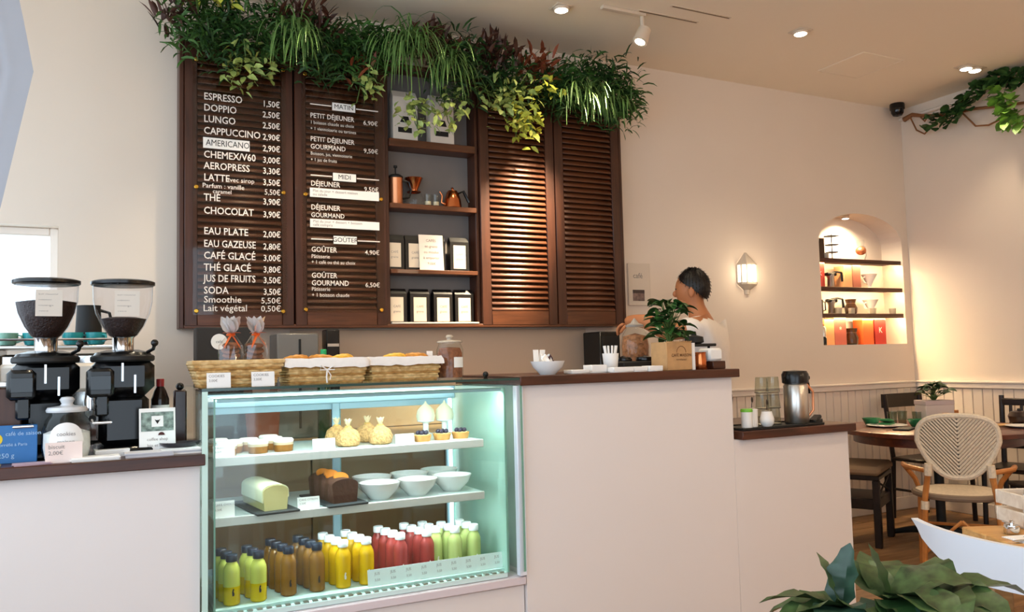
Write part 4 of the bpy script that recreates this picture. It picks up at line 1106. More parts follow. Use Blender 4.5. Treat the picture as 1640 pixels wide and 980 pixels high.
# ------------------------------------------------------------------ shelf bay of the cabinet
def coffee_bag(label, x, z, w, h, body, lab, dy=0.0, d=0.05, grp='black coffee bags with white labels', print_=False, name='coffee_bag'):
    t = thing(name, label, 'coffee bag', (x, 4.525 + dy, z), 0, grp)
    q = MB(); q.prism([(-w / 2, -d / 2), (w / 2, -d / 2), (w / 2, d / 2), (-w / 2, d / 2)], 0, h * 0.86)
    vs = [(-w / 2, -d / 2, h * 0.86), (w / 2, -d / 2, h * 0.86), (w / 2, d / 2, h * 0.86), (-w / 2, d / 2, h * 0.86), (-w / 2 * 0.98, -0.004, h), (w / 2 * 0.98, -0.004, h), (w / 2 * 0.98, 0.004, h), (-w / 2 * 0.98, 0.004, h)]
    q.add(vs, [(0, 1, 5, 4), (1, 2, 6, 5), (2, 3, 7, 6), (3, 0, 4, 7), (4, 5, 6, 7)]); q.build('bag', body, t, 30)
    if lab is not None:
        l = MB().box(-w * 0.33, w * 0.33, -d / 2 - 0.0012, -d / 2, h * 0.08, h * 0.76).build('label', lab, t, 0)
        for k, s in enumerate(('CAFÉ', 'grains')): text(s, w * 0.16, M_grey_ink, l, (0, -d / 2 - 0.0018, h * (0.5 - 0.14 * k)), align='CENTER')
    if print_:
        q = MB(); q.box(-w * 0.30, w * 0.26, -d / 2 - 0.0012, -d / 2, h * 0.16, h * 0.26); q.build('black_bar', M_ink, t, 0)
        q = MB(); q.m = Matrix.Translation((0, -d / 2 - 0.0003, h * 0.36)) @ Matrix.Rotation(PI / 2, 4, 'X'); q.prism([(-w * 0.22, 0), (w * 0.2, 0), (w * 0.12, h * 0.12), (-w * 0.1, h * 0.12)], 0, 0.0008); q.build('emblem', M_ink, t, 0)
    return t
M_wbag = mat('white_kraft_bag', '#e3d8cc', 0.6); M_bbag = mat('black_foil_bag', '#141314', 0.35); M_lab = mat('cream_label', '#d8c8b4', 0.7)
coffee_bag('white coffee bag with black print on the top shelf, left', 1.60, 2.555, 0.15, 0.30, M_wbag, None, grp='white coffee bags', print_=True, d=0.07)
coffee_bag('white coffee bag with black print on the top shelf, right', 1.83, 2.555, 0.15, 0.30, M_wbag, None, grp='white coffee bags', print_=True, d=0.07)
for k, x in enumerate((1.525, 1.65, 1.78, 1.93)):
    coffee_bag('black coffee bag, %s on the third shelf' % ['first from the left', 'half behind the notice card', 'between card and right bag', 'rightmost'][k], x, 1.80, 0.118, 0.205, M_bbag, M_lab if k != 2 else None)
for k, x in enumerate((1.535, 1.675, 1.82, 1.955)):
    coffee_bag('black coffee bag, %s from the left on the bottom shelf' % ['first', 'second', 'third', 'fourth'][k], x, 1.4872, 0.118, 0.205, M_bbag, M_lab)
t = thing('notice_card', 'white printed notice card leaning on the third cabinet shelf', 'card', (1.745, 4.478, 1.80))
q = MB(); q.m = Matrix.Rotation(-0.08, 4, 'X'); q.box(-0.075, 0.075, -0.001, 0.001, 0, 0.21); q.build('card', mat('blush_card', '#e8d8cc', 0.7), t, 0)
for k, s in enumerate(('CAFÉS', 'en grains', 'ou moulus', 'à emporter', '9,00€')):
    text(s, 0.022, M_grey_ink, t, (0, -0.002 + 0.08 * (0.175 - 0.034 * k), 0.175 - 0.034 * k), (PI / 2 - 0.08, 0, 0), 'CENTER')
# french press
t = thing('french_press', 'copper french press with a black loop handle on the second shelf', 'french press', (1.545, 4.52, 2.18))
MB().lathe([(0.038, 0), (0.040, 0.004), (0.040, 0.15), (0.042, 0.155)], 24).build('body', M_copperL, t)
MB().lathe([(0.043, 0.155), (0.043, 0.165), (0.03, 0.175), (0.004, 0.178), (0.004, 0.215), (0.011, 0.218), (0.011, 0.230), (0.001, 0.232)], 22).build('lid', M_mblack, t)
q = MB(); q.tube([(0.038, -0.012, 0.14), (0.075, -0.02, 0.135), (0.088, -0.02, 0.09), (0.075, -0.02, 0.045), (0.038, -0.012, 0.035)], 0.006); q.build('handle', M_black, t)
# server with copper dripper
t = thing('coffee_server', 'glass server standing under the copper dripper', 'glass server', (1.66, 4.53, 2.18))
MB().lathe([(0.045, 0), (0.055, 0.005), (0.058, 0.045), (0.045, 0.075), (0.036, 0.082)], 24, cap=False).build('body', M_glass, t)
q = MB(); q.tube([(-0.05, 0, 0.07), (-0.08, 0, 0.06), (-0.08, 0, 0.025), (-0.055, 0, 0.02)], 0.004); q.build('handle', M_glass, t)
t = thing('coffee_dripper', 'conical copper coffee dripper on the glass server', 'dripper', (1.66, 4.53, 2.2625))
MB().lathe([(0.040, 0), (0.042, 0.003), (0.022, 0.006), (0.024, 0.016), (0.052, 0.082), (0.054, 0.084), (0.050, 0.084), (0.02, 0.014)], 26, cap=False).build('cone', M_copper, t)
for k, (x, lab) in enumerate(((1.735, 'small drinking glass right of the glass server'), (1.785, 'small drinking glass left of the copper kettle'))):
    t = thing('drinking_glass', lab, 'glass', (x, 4.50, 2.18), 0, 'small glasses on the second shelf')
    MB().lathe([(0.018, 0), (0.020, 0.003), (0.023, 0.07), (0.021, 0.07), (0.018, 0.006), (0.001, 0.005)], 18).build('body', M_glass, t)
    MB().lathe([(0.001, 0.006), (0.018, 0.0065), (0.019, 0.028), (0.001, 0.028)], 14).build('beans', mat('pale_contents', '#d9c7a8', 0.7), t)
t = thing('kettle', 'copper gooseneck kettle with a black angled handle', 'kettle', (1.90, 4.52, 2.18))
MB().lathe([(0.050, 0), (0.055, 0.004), (0.050, 0.05), (0.036, 0.095), (0.032, 0.098)], 26).build('body', M_copper, t)
MB().lathe([(0.032, 0.0982), (0.028, 0.106), (0.006, 0.110), (0.006, 0.118), (0.011, 0.122), (0.001, 0.130)], 20).build('lid', M_copper, t)
q = MB(); q.tube([(-0.05, -0.01, 0.02), (-0.075, -0.01, 0.03), (-0.07, -0.01, 0.07), (-0.085, -0.01, 0.095)], [0.008, 0.006, 0.005, 0.004]); q.build('spout', M_copper, t)
q = MB(); q.tube([(0.035, -0.01, 0.09), (0.065, -0.015, 0.105), (0.10, -0.015, 0.04)], [0.006, 0.009, 0.009]); q.build('handle', M_black, t)

# ------------------------------------------------------------------ things on the back counter
t = thing('speaker_box', 'dark chalk box with a round white sticker behind the first basket', 'box', (0.555, 4.25, 0.90))
MB().box(-0.13, 0.13, -0.06, 0.06, 0, 0.56, 0.004).build('box', mat('chalk_black', '#2c2826', 0.7), t)
q = MB(); q.m = Matrix.Translation((-0.025, -0.0608, 0.49)) @ Matrix.Rotation(PI / 2, 4, 'X'); q.lathe([(0.038, 0), (0.038, 0.0008)], 24); q.build('sticker', M_paper, t)
text('café', 0.02, M_grey_ink, t, (-0.025, -0.062, 0.49), align='CENTER')
t = thing('steel_appliance', 'grey steel appliance standing under the menu shutters', 'appliance', (0.93, 4.33, 0.90))
MB().box(-0.12, 0.09, -0.1, 0.1, 0, 0.53, 0.006).build('body', mat('grey_steel_paint', '#77736f', 0.4, metal=0.4), t)
MB().box(-0.012, 0.0, -0.104, -0.10, 0.05, 0.5, 0.001).build('door_gap', M_mblack, t, 0)
t = thing('tall_dispenser', 'tall black dispenser with a green bottle in front', 'dispenser', (1.10, 4.30, 0.90))
MB().box(-0.035, 0.035, -0.05, 0.05, 0, 0.55, 0.006).build('body', M_black, t)
MB().box(-0.03, 0.03, -0.054, -0.05, 0.46, 0.475).build('trim_line', M_steel, t, 0)
t = thing('green_bottle', 'bright green capped bottle rising behind the middle basket', 'bottle', (1.0, 4.05, 0.90))
MB().lathe([(0.03, 0), (0.032, 0.005), (0.032, 0.33), (0.016, 0.39), (0.014, 0.40)], 20).build('body', mat('dark_green_glass', '#0f3a24', 0.1), t)
MB().lathe([(0.0145, 0.40), (0.015, 0.44), (0.012, 0.443)], 16).build('cap', mat('bright_green', '#27b36a', 0.4), t)
t = thing('terracotta_tub', 'reddish terracotta tub seen under the glass top pane', 'tub', (0.72, 4.12, 0.90))
MB().lathe([(0.07, 0), (0.085, 0.2), (0.088, 0.26), (0.08, 0.26), (0.075, 0.2)], 24, cap=False).build('tub', mat('terracotta', '#a9573c', 0.7), t)
t = thing('black_box', 'black box behind the white stick cup under the cabinet end', 'box', (2.86, 4.42, 0.90))
MB().box(-0.075, 0.075, -0.1, 0.1, 0, 0.53, 0.006).build('box', M_black, t); MB().box(-0.06, 0.06, -0.103, -0.1, 0.4, 0.5, 0.002).build('panel', M_mblack, t)

# ------------------------------------------------------------------ things on the tall counter ledge
ZR = 1.205
b = bowl('white bowl full of wrapped sugar sticks on the tall counter', 1.665, 2.985, ZR, 0.072, 0.055, grp='tall counter crockery')
for k in range(9):
    r = random.Random(k); cx, cy = 1.665 + r.uniform(-.035, .035), 2.985 + r.uniform(-.03, .03)
    s = tag(MB().box(-0.012, 0.012, -0.0015, 0.0015, -0.025, 0.028).build('sugar_stick', [M_paper, M_paper, mat('dark_wrapper', '#3a2030', 0.5)][k % 3], None, 0), '%s in the white bowl' % ['upright white sugar sachet at the left', 'white sugar sachet leaning back', 'dark red wrapped sweet at the front', 'white sugar sachet at the right', 'white sugar sachet in the middle', 'dark red wrapped sweet at the right', 'white sugar sachet at the rear', 'white sugar sachet at the front', 'dark red wrapped sweet at the left'][k], 'sachet', 'sachets in the bowl')
    if k < 2: cx, cz = 1.62 + 0.03 * k, 0.075
    else: cz = 0.055
    s.location = (cx, cy, ZR + cz); s.rotation_euler = (r.uniform(-.5, .5), r.uniform(-.9, .9) * (k > 1), r.uniform(-1, 1))
def dish(label, x, y, w, d, h, m=M_china, rz=0):
    t = thing('serving_dish', label, 'dish', (x, y, ZR), rz, 'low white dishes on the tall counter')
    q = MB(); q.box(-w / 2, w / 2, -d / 2, d / 2, 0, 0.004, 0.002); q.build('base', m, t)
    for a in ((-w / 2, w / 2, -d / 2, -d / 2 + 0.004), (-w / 2, w / 2, d / 2 - 0.004, d / 2), (-w / 2, -w / 2 + 0.004, -d / 2 + 0.004, d / 2 - 0.004), (w / 2 - 0.004, w / 2, -d / 2 + 0.004, d / 2 - 0.004)):
        MB().box(a[0], a[1], a[2], a[3], 0.004, h, 0.0015).build('rim', m, t)
dish('tiny white dish right of the sugar bowl', 1.80, 2.98, 0.085, 0.07, 0.016)
dish('square white box dish beside the tiny dish', 1.895, 2.985, 0.075, 0.07, 0.034)
dish('white dish before the stick cup', 1.985, 2.93, 0.10, 0.06, 0.022)
dish('white dish between stick cup and black tray', 2.072, 2.93, 0.07, 0.06, 0.022)
dish('long white dish left of the kraft bag', 2.145, 2.92, 0.07, 0.06, 0.024)
t = thing('stick_cup', 'white paper cup holding white stirring sticks', 'cup', (2.005, 3.03, ZR))
MB().lathe([(0.026, 0), (0.028, 0.002), (0.036, 0.082), (0.034, 0.082), (0.026, 0.006), (0.001, 0.005)], 22).build('cup', M_paper, t)
for k in range(10):
    a = k * 0.63; q = MB(); q.tube([(0.012 * math.cos(a), 0.012 * math.sin(a), 0.01), (0.028 * math.cos(a), 0.028 * math.sin(a), 0.115)], 0.004, 5); q.build('stick', M_paper, t)
t = thing('cup_lid_tray', 'black tray with dark lids behind the white dishes', 'tray', (2.165, 3.08, ZR))
MB().box(-0.10, 0.10, -0.06, 0.06, 0, 0.045, 0.006).build('tray', M_mblack, t)
for k, x in enumerate((-0.06, 0.055)): MB().lathe([(0.038, 0.045), (0.04, 0.05), (0.036, 0.062), (0.012, 0.066), (0.001, 0.07)], 20, (x, 0, 0)).build('lid', M_black, t)
t = thing('biscuit_jar', 'round glass jar of biscuits beyond the stick cup', 'jar', (2.37, 3.36, ZR))
MB().lathe([(0.05, 0), (0.06, 0.006), (0.068, 0.06), (0.070, 0.12), (0.062, 0.17), (0.045, 0.20), (0.042, 0.21)], 24, cap=False).build('body', M_glass, t)
MB().lathe([(0.001, 0.005), (0.056, 0.01), (0.064, 0.06), (0.066, 0.12), (0.058, 0.165), (0.001, 0.18)], 24).build('biscuits', mat('spiced_biscuits', '#a06a44', 0.8, var=0.4, vscale=60, bump=0.7, bscale=60), t)
MB().lathe([(0.044, 0.2105), (0.046, 0.22), (0.02, 0.23), (0.014, 0.24), (0.001, 0.255)], 22).build('lid', mat('clear_lid', '#d8cfc4', 0.1, trans=0.5), t)
# kraft bag with plant
kb = thing('kraft_bag', 'printed kraft paper bag used as a planter on the tall counter', 'paper bag', (2.285, 2.965, ZR), 0.12)
q = MB(); q.box(-0.078, 0.078, -0.05, 0.05, 0, 0.125, 0.003); q.build('bag', M_kraft, kb)
q = MB()
for k in range(16):
    x0 = -0.078 + 0.156 * k / 16; q.add([(x0, -0.0505, 0.125), (x0 + 0.156 / 16, -0.0505, 0.125), (x0 + 0.078 / 16, -0.0505, 0.131)], [(0, 1, 2)])
q.build('zigzag_edge', M_kraft, kb, 0)
MB().box(0.079, 0.0965, -0.05, 0.05, 0, 0.12, 0.001).build('side_fold', M_paper, kb, 0)
q = MB(); q.m = Matrix.Translation((0.01, -0.0508, 0.078)) @ Matrix.Rotation(PI / 2, 4, 'X'); q.tube([(0.028 * math.cos(a), 0.028 * math.sin(a), 0) for a in [PI * k / 12 for k in range(13)]], 0.0012, 5)
q.build('arc_logo', mat('brown_print', '#6b4526', 0.7), kb)
text('CAFÉ MAISON', 0.019, mat('brown_print'), kb, (0.01, -0.0512, 0.066), align='CENTER', bold=0.008); text('torréfacteur', 0.013, mat('brown_print'), kb, (0.01, -0.0512, 0.048), align='CENTER')
M_gleaf = mat('glossy_green_leaf', '#2f5426', 0.35, var=0.35, vscale=25)
M_stem = mat('green_stem', '#52692f', 0.6)
def leafy_plant(name, label, loc, n, L, Wd, spread, hgt, m, seed, group=None, droop=0.9, up=0.5, ball=False):
    t = thing(name, label, 'plant', loc, 0, group); r = random.Random(seed)
    q = MB()
    for k in range(n):
        a = k * 2.399 + r.uniform(-.3, .3); f = (k + 0.5) / n
        base = (spread * f * 0.55 * math.cos(a) * r.uniform(.6, 1), spread * f * 0.45 * math.sin(a), hgt * (1 - 0.75 * f) + r.uniform(-.01, .02))
        if ball:
            zz = r.uniform(0.05, 1.0); rr = spread * 0.42 * math.sqrt(max(0.05, 1 - (zz * 1.3 - 0.55) ** 2)) * r.uniform(.3, 1)
            base = (rr * math.cos(a), rr * math.sin(a) * 0.8, hgt * zz)
        q.tube([(0, 0, -0.02), (base[0] * 0.4, base[1] * 0.4, base[2] * 0.6), base], [0.003, 0.0025, 0.0015], 5)
        l = MB(); l.leaf(base, (math.cos(a), math.sin(a), up * r.uniform(0.2, 2.0)), L * r.uniform(.75, 1.15), Wd * r.uniform(.8, 1.15), droop * r.uniform(.6, 1.3), 6, 0.3, 1, r.uniform(-.4, .4))
        l.build('leaf', m, t, 60, False)
    q.build('stems', M_stem, t)
    return t
leafy_plant('potted_plant', 'dark green leafy plant growing out of the kraft bag', (2.275, 2.965, ZR + 0.126), 70, 0.075, 0.048, 0.17, 0.185, M_gleaf, 4, None, 1.1, 0.3, True)
# copper jug, black scale, white dispenser
t = thing('copper_jug', 'small copper jug right of the kraft bag', 'jug', (2.447, 2.97, ZR))
MB().lathe([(0.030, 0), (0.033, 0.004), (0.031, 0.04), (0.027, 0.068), (0.030, 0.078), (0.027, 0.078), (0.02, 0.02)], 24, cap=False).build('body', M_copper, t)
q = MB(); q.tube([(-0.027, 0, 0.065), (-0.047, 0, 0.06), (-0.045, 0, 0.025), (-0.031, 0, 0.015)], 0.0035); q.build('handle', M_copper, t)
t = thing('coffee_stand', 'black pour-over stand with a small knob behind the copper jug', 'stand', (2.50, 3.07, ZR))
MB().box(-0.09, 0.10, -0.04, 0.04, 0.105, 0.118, 0.003).build('arm', M_mblack, t)
MB().lathe([(0.03, 0.118), (0.045, 0.125), (0.042, 0.15), (0.012, 0.158), (0.010, 0.175), (0.001, 0.177)], 20).build('funnel', M_mblack, t)
for x in (-0.075, 0.085): MB().lathe([(0.006, 0.0), (0.006, 0.106)], 10, (x, 0.0, 0)).build('leg', M_mblack, t)
t = thing('napkin_dispenser', 'white napkin block on a dark wooden base at the counter end', 'dispenser', (2.535, 2.985, ZR))
MB().box(-0.042, 0.032, -0.05, 0.05, 0, 0.036, 0.003).build('base', M_walnut, t); MB().box(-0.052, 0.028, -0.04, 0.045, 0.037, 0.095, 0.01).build('napkins', M_paper, t)

# ------------------------------------------------------------------ things on the lower counter end
ZL = 0.924
tr = thing('serving_tray', 'black serving tray under the cups and airpot', 'tray', (2.87, 2.975, ZL))
MB().box(-0.27, 0.235, -0.1, 0.1, 0, 0.005, 0.002).build('base', M_mblack, tr)
for a in ((-0.27, 0.235, -0.1, -0.095), (-0.27, 0.235, 0.095, 0.1), (-0.27, -0.265, -0.095, 0.095), (0.23, 0.235, -0.095, 0.095)): MB().box(a[0], a[1], a[2], a[3], 0.005, 0.011).build('rim', M_mblack, tr, 0)
ZL2 = ZL + 0.0055
M_grn = mat('lime_green_lid', '#7cc63c', 0.4)
for k, (x, y, h, lab, m) in enumerate(((2.678, 2.935, 0.075, 'white tub with a lime green lid on the lower counter', M_grn), (2.728, 2.955, 0.085, 'white tub with a dark spoon on the lower counter', M_paper), (2.81, 2.945, 0.07, 'round white sugar pot with a spoon before the glass stack', M_paper))):
    t = thing('condiment_tub', lab, 'tub', (x, y, ZL2), 0, 'condiment tubs')
    MB().lathe([(0.022, 0), (0.025, 0.003), (0.027, h), (0.024, h), (0.001, h - 0.004)] if k < 2 else [(0.022, 0), (0.032, 0.015), (0.034, 0.035), (0.026, 0.06), (0.024, h), (0.001, h)], 22).build('body', M_china, t)
    if k == 0: MB().lathe([(0.0275, h - 0.001), (0.0285, h + 0.004), (0.026, h + 0.013), (0.001, h + 0.014)], 22).build('lid', m, t)
    else:
        q = MB(); q.tube([(0.0, 0, h - 0.03), (0.002, 0.0, h + 0.02), (0.004, 0.0, h + 0.03)], 0.002, 6); q.ell((0.005, 0, h + 0.042), (0.006, 0.003, 0.014)); q.build('spoon', mat('dark_spoon', '#3c322c', 0.3, metal=0.6), t)
        MB().lathe([(0.012, h), (0.014, h + 0.003), (0.001, h + 0.005)], 16).build('lid', M_steel, t)
M_tum = thin_glass('tumbler_glass', '#dfe3dc', 1.0, 1.5)
for k, (x, y, n, lab) in enumerate(((2.865, 3.03, 3, 'left stack of drinking glasses beside the airpot'), (2.937, 3.03, 3, 'right stack of drinking glasses beside the airpot'))):
    for j in range(n):
        t = thing('tumbler', '%s tumbler in the %s' % (['bottom', 'middle', 'top'][j], lab), 'glass', (x, y, ZL2 + 0.076 * j), 0, 'stacked tumblers')
        MB().lathe([(0.031, 0), (0.033, 0.004), (0.028, 0.073), (0.026, 0.075), (0.001, 0.075)], 20).build('wall', M_tum, t)
        MB().lathe([(0.0335, 0.0), (0.0345, 0.003), (0.0325, 0.005)], 20).build('rim', M_steel, t)
t = thing('airpot', 'steel airpot with a black pump lid and spout', 'thermos', (3.04, 2.985, ZL2))
MB().lathe([(0.055, 0), (0.058, 0.006), (0.058, 0.18), (0.052, 0.19)], 32).build('body', M_steel, t)
MB().lathe([(0.053, 0.190), (0.062, 0.195), (0.064, 0.235), (0.055, 0.252), (0.001, 0.256)], 30).build('pump_lid', M_black, t)
q = MB(); q.box(0.03, 0.085, -0.025, 0.025, 0.20, 0.235, 0.012); q.tube([(0.075, 0, 0.21), (0.088, 0, 0.17), (0.09, 0, 0.14)], [0.01, 0.007, 0.006]); q.build('spout', M_black, t)
q = MB(); q.tube([(0.055, -0.02, 0.185), (0.082, -0.03, 0.15), (0.080, -0.03, 0.06), (0.057, -0.02, 0.03)], 0.006); q.build('handle', M_copperL, t)
t = thing('card_reader', 'small black card reader lying right of the airpot', 'card reader', (3.165, 2.985, ZL), 0.3)
q = MB(); q.m = Matrix.Rotation(-0.35, 4, 'Y') ; q.box(-0.035, 0.035, -0.02, 0.02, 0.012, 0.03, 0.004); q.build('body', M_black, t)
MB().box(-0.03, 0.036, -0.02, 0.02, 0, 0.02, 0.003).build('foot', M_black, t)
# ------------------------------------------------------------------ arched niche
NY = ROOM_B
M_nsh = wood('niche_shelf_wood', '#3a2013', '#5a3522', 0.5, 3.0, (1, 10, 10))
for k, z in enumerate((2.003, 1.778, 1.568)):
    t = thing('niche_shelf', '%s wooden shelf in the arched wall niche' % ['top', 'middle', 'bottom'][k], 'shelf', (5.4725, NY + 0.1, z - 0.02), 0, 'niche shelves')
    MB().box(-0.465, 0.465, -0.09, 0.095, 0, 0.02, 0.002).build('board', M_nsh, t)
    MB().box(-0.465, 0.465, -0.09, -0.082, -0.014, -0.0003, 0.001).build('front_lip', M_nsh, t)
    MB().box(-0.45, 0.45, -0.078, -0.062, -0.008, -0.0005, 0.002).build('light_strip', emis('niche_led', '#ffdca4', 120.0), t)
t = thing('niche_spot', 'small warm spot recessed in the top of the arched niche', 'spot light', (5.42, NY + 0.10, 2.355))
MB().lathe([(0.030, 0.0), (0.034, -0.006), (0.034, -0.012), (0.028, -0.012)], 20).build('bezel', M_fix, t)
MB().lathe([(0.001, -0.016), (0.02, -0.015), (0.027, -0.0115), (0.027, -0.009)], 18).build('bulb', M_lamp, t)
spot('spot_beam', (5.42, NY + 0.08, 2.33), (5.45, NY + 0.12, 1.4), 45, 150, 0.8, parent=t, rad=0.02)
def nbox(label, x, z, w, h, col, d=0.10, mark=None, grp='boxed coffee gear in the niche'):
    t = thing('gift_box', label, 'box', (x, NY + 0.10, z), 0, grp)
    MB().box(-w / 2, w / 2, -d / 2, d / 2, 0, h, 0.002).build('carton', mat('carton_' + col.strip('#'), col, 0.6), t)
    MB().box(-w / 2 - 0.0005, w / 2 + 0.0005, -d / 2 - 0.0005, d / 2, h * 0.98, h + 0.002).build('lid_edge', mat('carton_edge', '#e8c8a0', 0.6), t, 0)
    if mark: text(mark, w * 0.5, M_letter, t, (0, -d / 2 - 0.001, h * 0.55), align='CENTER')
S0, S1, S2, S3 = 1.3225, 1.5681, 1.7781, 2.0031
nbox('dark red carton at the left end of the middle niche row', 5.055, S2, 0.095, 0.19, '#a8322a', mark='K')
nbox('pale orange carton in the middle niche row', 5.36, S2, 0.09, 0.175, '#e0a878')
nbox('dusty pink carton in the middle niche row', 5.46, S2, 0.09, 0.18, '#b8705c')
nbox('peach carton on the niche floor, left', 5.125, S0, 0.105, 0.20, '#e3a06a')
nbox('mottled rose carton on the niche floor', 5.245, S0, 0.13, 0.215, '#b05a4c', mark='*')
nbox('bright orange carton on the niche floor', 5.56, S0, 0.12, 0.20, '#e8622a')
nbox('dark red carton at the right of the niche floor', 5.70, S0, 0.13, 0.205, '#a8281f', mark='K')
nbox('dark narrow tin at the left of the top niche shelf', 5.075, S3, 0.08, 0.16, '#4a3420')
def dripper(label, x, z, m, kind):
    t = thing('pour_over_cone', label, 'dripper', (x, NY + 0.10, z), 0, 'drippers in the niche')
    MB().lathe([(0.042, 0), (0.044, 0.004), (0.014, 0.010), (0.016, 0.03), (0.060, 0.115), (0.063, 0.118), (0.058, 0.118), (0.014, 0.028)], 22, cap=False).build('cone', m, t)
    q = MB(); q.tube([(-0.05, 0, 0.095), (-0.075, 0, 0.09), (-0.07, 0, 0.05), (-0.03, 0, 0.045)], 0.004, 6); q.build('handle', m, t)
dripper('white pour-over cone at the right of the middle niche row', 5.66, S2, M_china, 0)
dripper('white pour-over cone at the right of the lower niche row', 5.66, S1, M_china, 0)
def gun(label, x, z):
    t = thing('hand_grinder', label, 'grinder', (x, NY + 0.08, z), 0, 'black hand grinders in the niche')
    MB().lathe([(0.025, 0), (0.027, 0.004), (0.024, 0.075), (0.03, 0.085), (0.03, 0.105), (0.012, 0.112)], 18, (-0.03, 0, 0)).build('body', M_steel, t)
    q = MB(); q.tube([(-0.03, 0, 0.115), (0.03, -0.01, 0.125), (0.085, -0.01, 0.12)], 0.008, 8); q.box(-0.075, 0.02, -0.025, 0.025, 0.092, 0.118, 0.006); q.build('crank', M_black, t)
    q = MB(); q.tube([(0.085, -0.01, 0.12), (0.09, -0.01, 0.085), (0.095, -0.01, 0.05)], [0.008, 0.01, 0.012], 8); q.build('knob', M_black, t)
gun('black hand grinder in the middle niche row', 5.225, S2); gun('black hand grinder in the lower niche row', 5.22, S1)
def carafe(label, x, z, s=1.0, m=None):
    t = thing('glass_carafe', label, 'carafe', (x, NY + 0.10, z), 0, 'dark coffee carafes in the niche')
    MB().lathe([(0.035 * s, 0), (0.045 * s, 0.008), (0.05 * s, 0.05 * s), (0.035 * s, 0.085 * s), (0.045 * s, 0.12 * s)], 20).build('body', m or mat('dark_carafe', '#3b2414', 0.1), t)
    MB().lathe([(0.03 * s, 0.085 * s), (0.036 * s, 0.087 * s), (0.036 * s, 0.1 * s), (0.03 * s, 0.102 * s)], 18).build('collar', mat('collar_wood', '#7b5230', 0.5), t)
carafe('dark carafe in the lower niche row', 5.43, S1); carafe('dark carafe on the niche floor between the cartons', 5.42, S0, 1.1)
t = thing('cup_stand', 'three-tier black cup stand on the top niche shelf', 'stand', (5.25, NY + 0.10, S3))
MB().lathe([(0.035, 0), (0.036, 0.004), (0.004, 0.007), (0.004, 0.205), (0.001, 0.206)], 16).build('pole', M_mblack, t)
for k, z in enumerate((0.055, 0.115, 0.185)): MB().lathe([(0.01, z), (0.046 + 0.006 * k, z + 0.002), (0.048 + 0.006 * k, z + 0.007), (0.01, z + 0.009)], 20).build('tier', M_mblack, t)
t = thing('siphon_brewer', 'glass siphon brewer with a copper bulb on the top niche shelf', 'brewer', (5.58, NY + 0.10, S3))
MB().lathe([(0.04, 0), (0.042, 0.004), (0.02, 0.008)], 18).build('foot', M_steel, t)
q = MB(); q.ell((0, 0, 0.085), (0.042, 0.042, 0.036)); q.build('bulb', M_copperL, t)
MB().lathe([(0.01, 0.118), (0.026, 0.126), (0.03, 0.155), (0.026, 0.175)], 18, cap=False).build('upper_chamber', M_glass, t)
q = MB(); q.tube([(0.035, 0, 0.006), (0.06, 0, 0.05), (0.05, 0, 0.12), (0.012, 0, 0.122)], 0.004, 6); q.build('arm', M_steel, t)
for k, (x, z, lab) in enumerate(((5.21, S1, 'first small boxed filter in the lower niche row'), (5.355, S1, 'second small boxed filter in the lower niche row'), (5.60, S1, 'third small boxed filter in the lower niche row'), (5.83, S1, 'little glass at the right end of the lower niche row'), (5.13, S3, 'little glass beside the cup stand'))):
    t = thing('small_glass', lab, 'glass', (x, NY + 0.03 if k < 4 else NY + 0.06, z), 0, 'small glasses in the niche')
    MB().lathe([(0.022, 0), (0.024, 0.003), (0.027, 0.045), (0.025, 0.045), (0.02, 0.005), (0.001, 0.004)], 16).build('wall', mat('milky_glass', '#dccfb8', 0.2, trans=0.3), t)
t = thing('steel_flask', 'slim black and steel flask at the left of the niche floor', 'flask', (5.055, NY + 0.05, S0))
MB().lathe([(0.022, 0), (0.024, 0.004), (0.024, 0.06), (0.02, 0.065)], 18).build('base', M_black, t); MB().lathe([(0.021, 0.066), (0.021, 0.13), (0.012, 0.15)], 18).build('body', M_steel, t)
t = thing('french_press_black', 'black-handled press at the left of the lower niche row', 'press', (5.04, NY + 0.06, S1)); t.name = 'french_press'
MB().lathe([(0.026, 0), (0.028, 0.003), (0.028, 0.10), (0.03, 0.105), (0.012, 0.115), (0.004, 0.12), (0.004, 0.14)], 18).build('body', mat('smoked_glass', '#5a5046', 0.1), t)
q = MB(); q.tube([(0.028, -0.005, 0.095), (0.05, -0.01, 0.09), (0.052, -0.01, 0.03), (0.028, -0.005, 0.02)], 0.005, 6); q.build('handle', M_black, t)

# ------------------------------------------------------------------ wall lantern, poster, camera
t = thing('wall_lantern', 'small white half-lantern wall lamp glowing warm', 'wall lamp', (4.245, ROOM_B, 1.69))
M_lan = mat('lantern_white_metal', '#cdbfae', 0.5)
def half_ring(r0, z0, r1, z1, n=6):
    vs = []; fs = []
    for r, z in ((r0, z0), (r1, z1)):
        for k in range(n + 1):
            a = -PI * k / n; vs.append((r * math.cos(a), r * math.sin(a) * 0.8 - 0.002, z))
    for k in range(n): fs.append((k, k + 1, n + 2 + k, n + 1 + k))
    return vs, fs
q = MB(); q.add(*half_ring(0.085, 0.235, 0.01, 0.32)); q.add(*half_ring(0.09, 0.225, 0.085, 0.236)); q.build('roof', M_lan, t, 20)
q = MB(); q.add(*half_ring(0.085, 0.085, 0.09, 0.10)); q.add(*half_ring(0.03, 0.045, 0.085, 0.085)); q.add(*half_ring(0.025, 0.012, 0.03, 0.045)); q.add(*half_ring(0.001, 0.008, 0.025, 0.012)); q.build('bracket', M_lan, t, 20)
q = MB(); q.add(*half_ring(0.077, 0.098, 0.077, 0.228)); q.build('glass', emis('lantern_glow', '#fff3de', 5.0), t, 20)
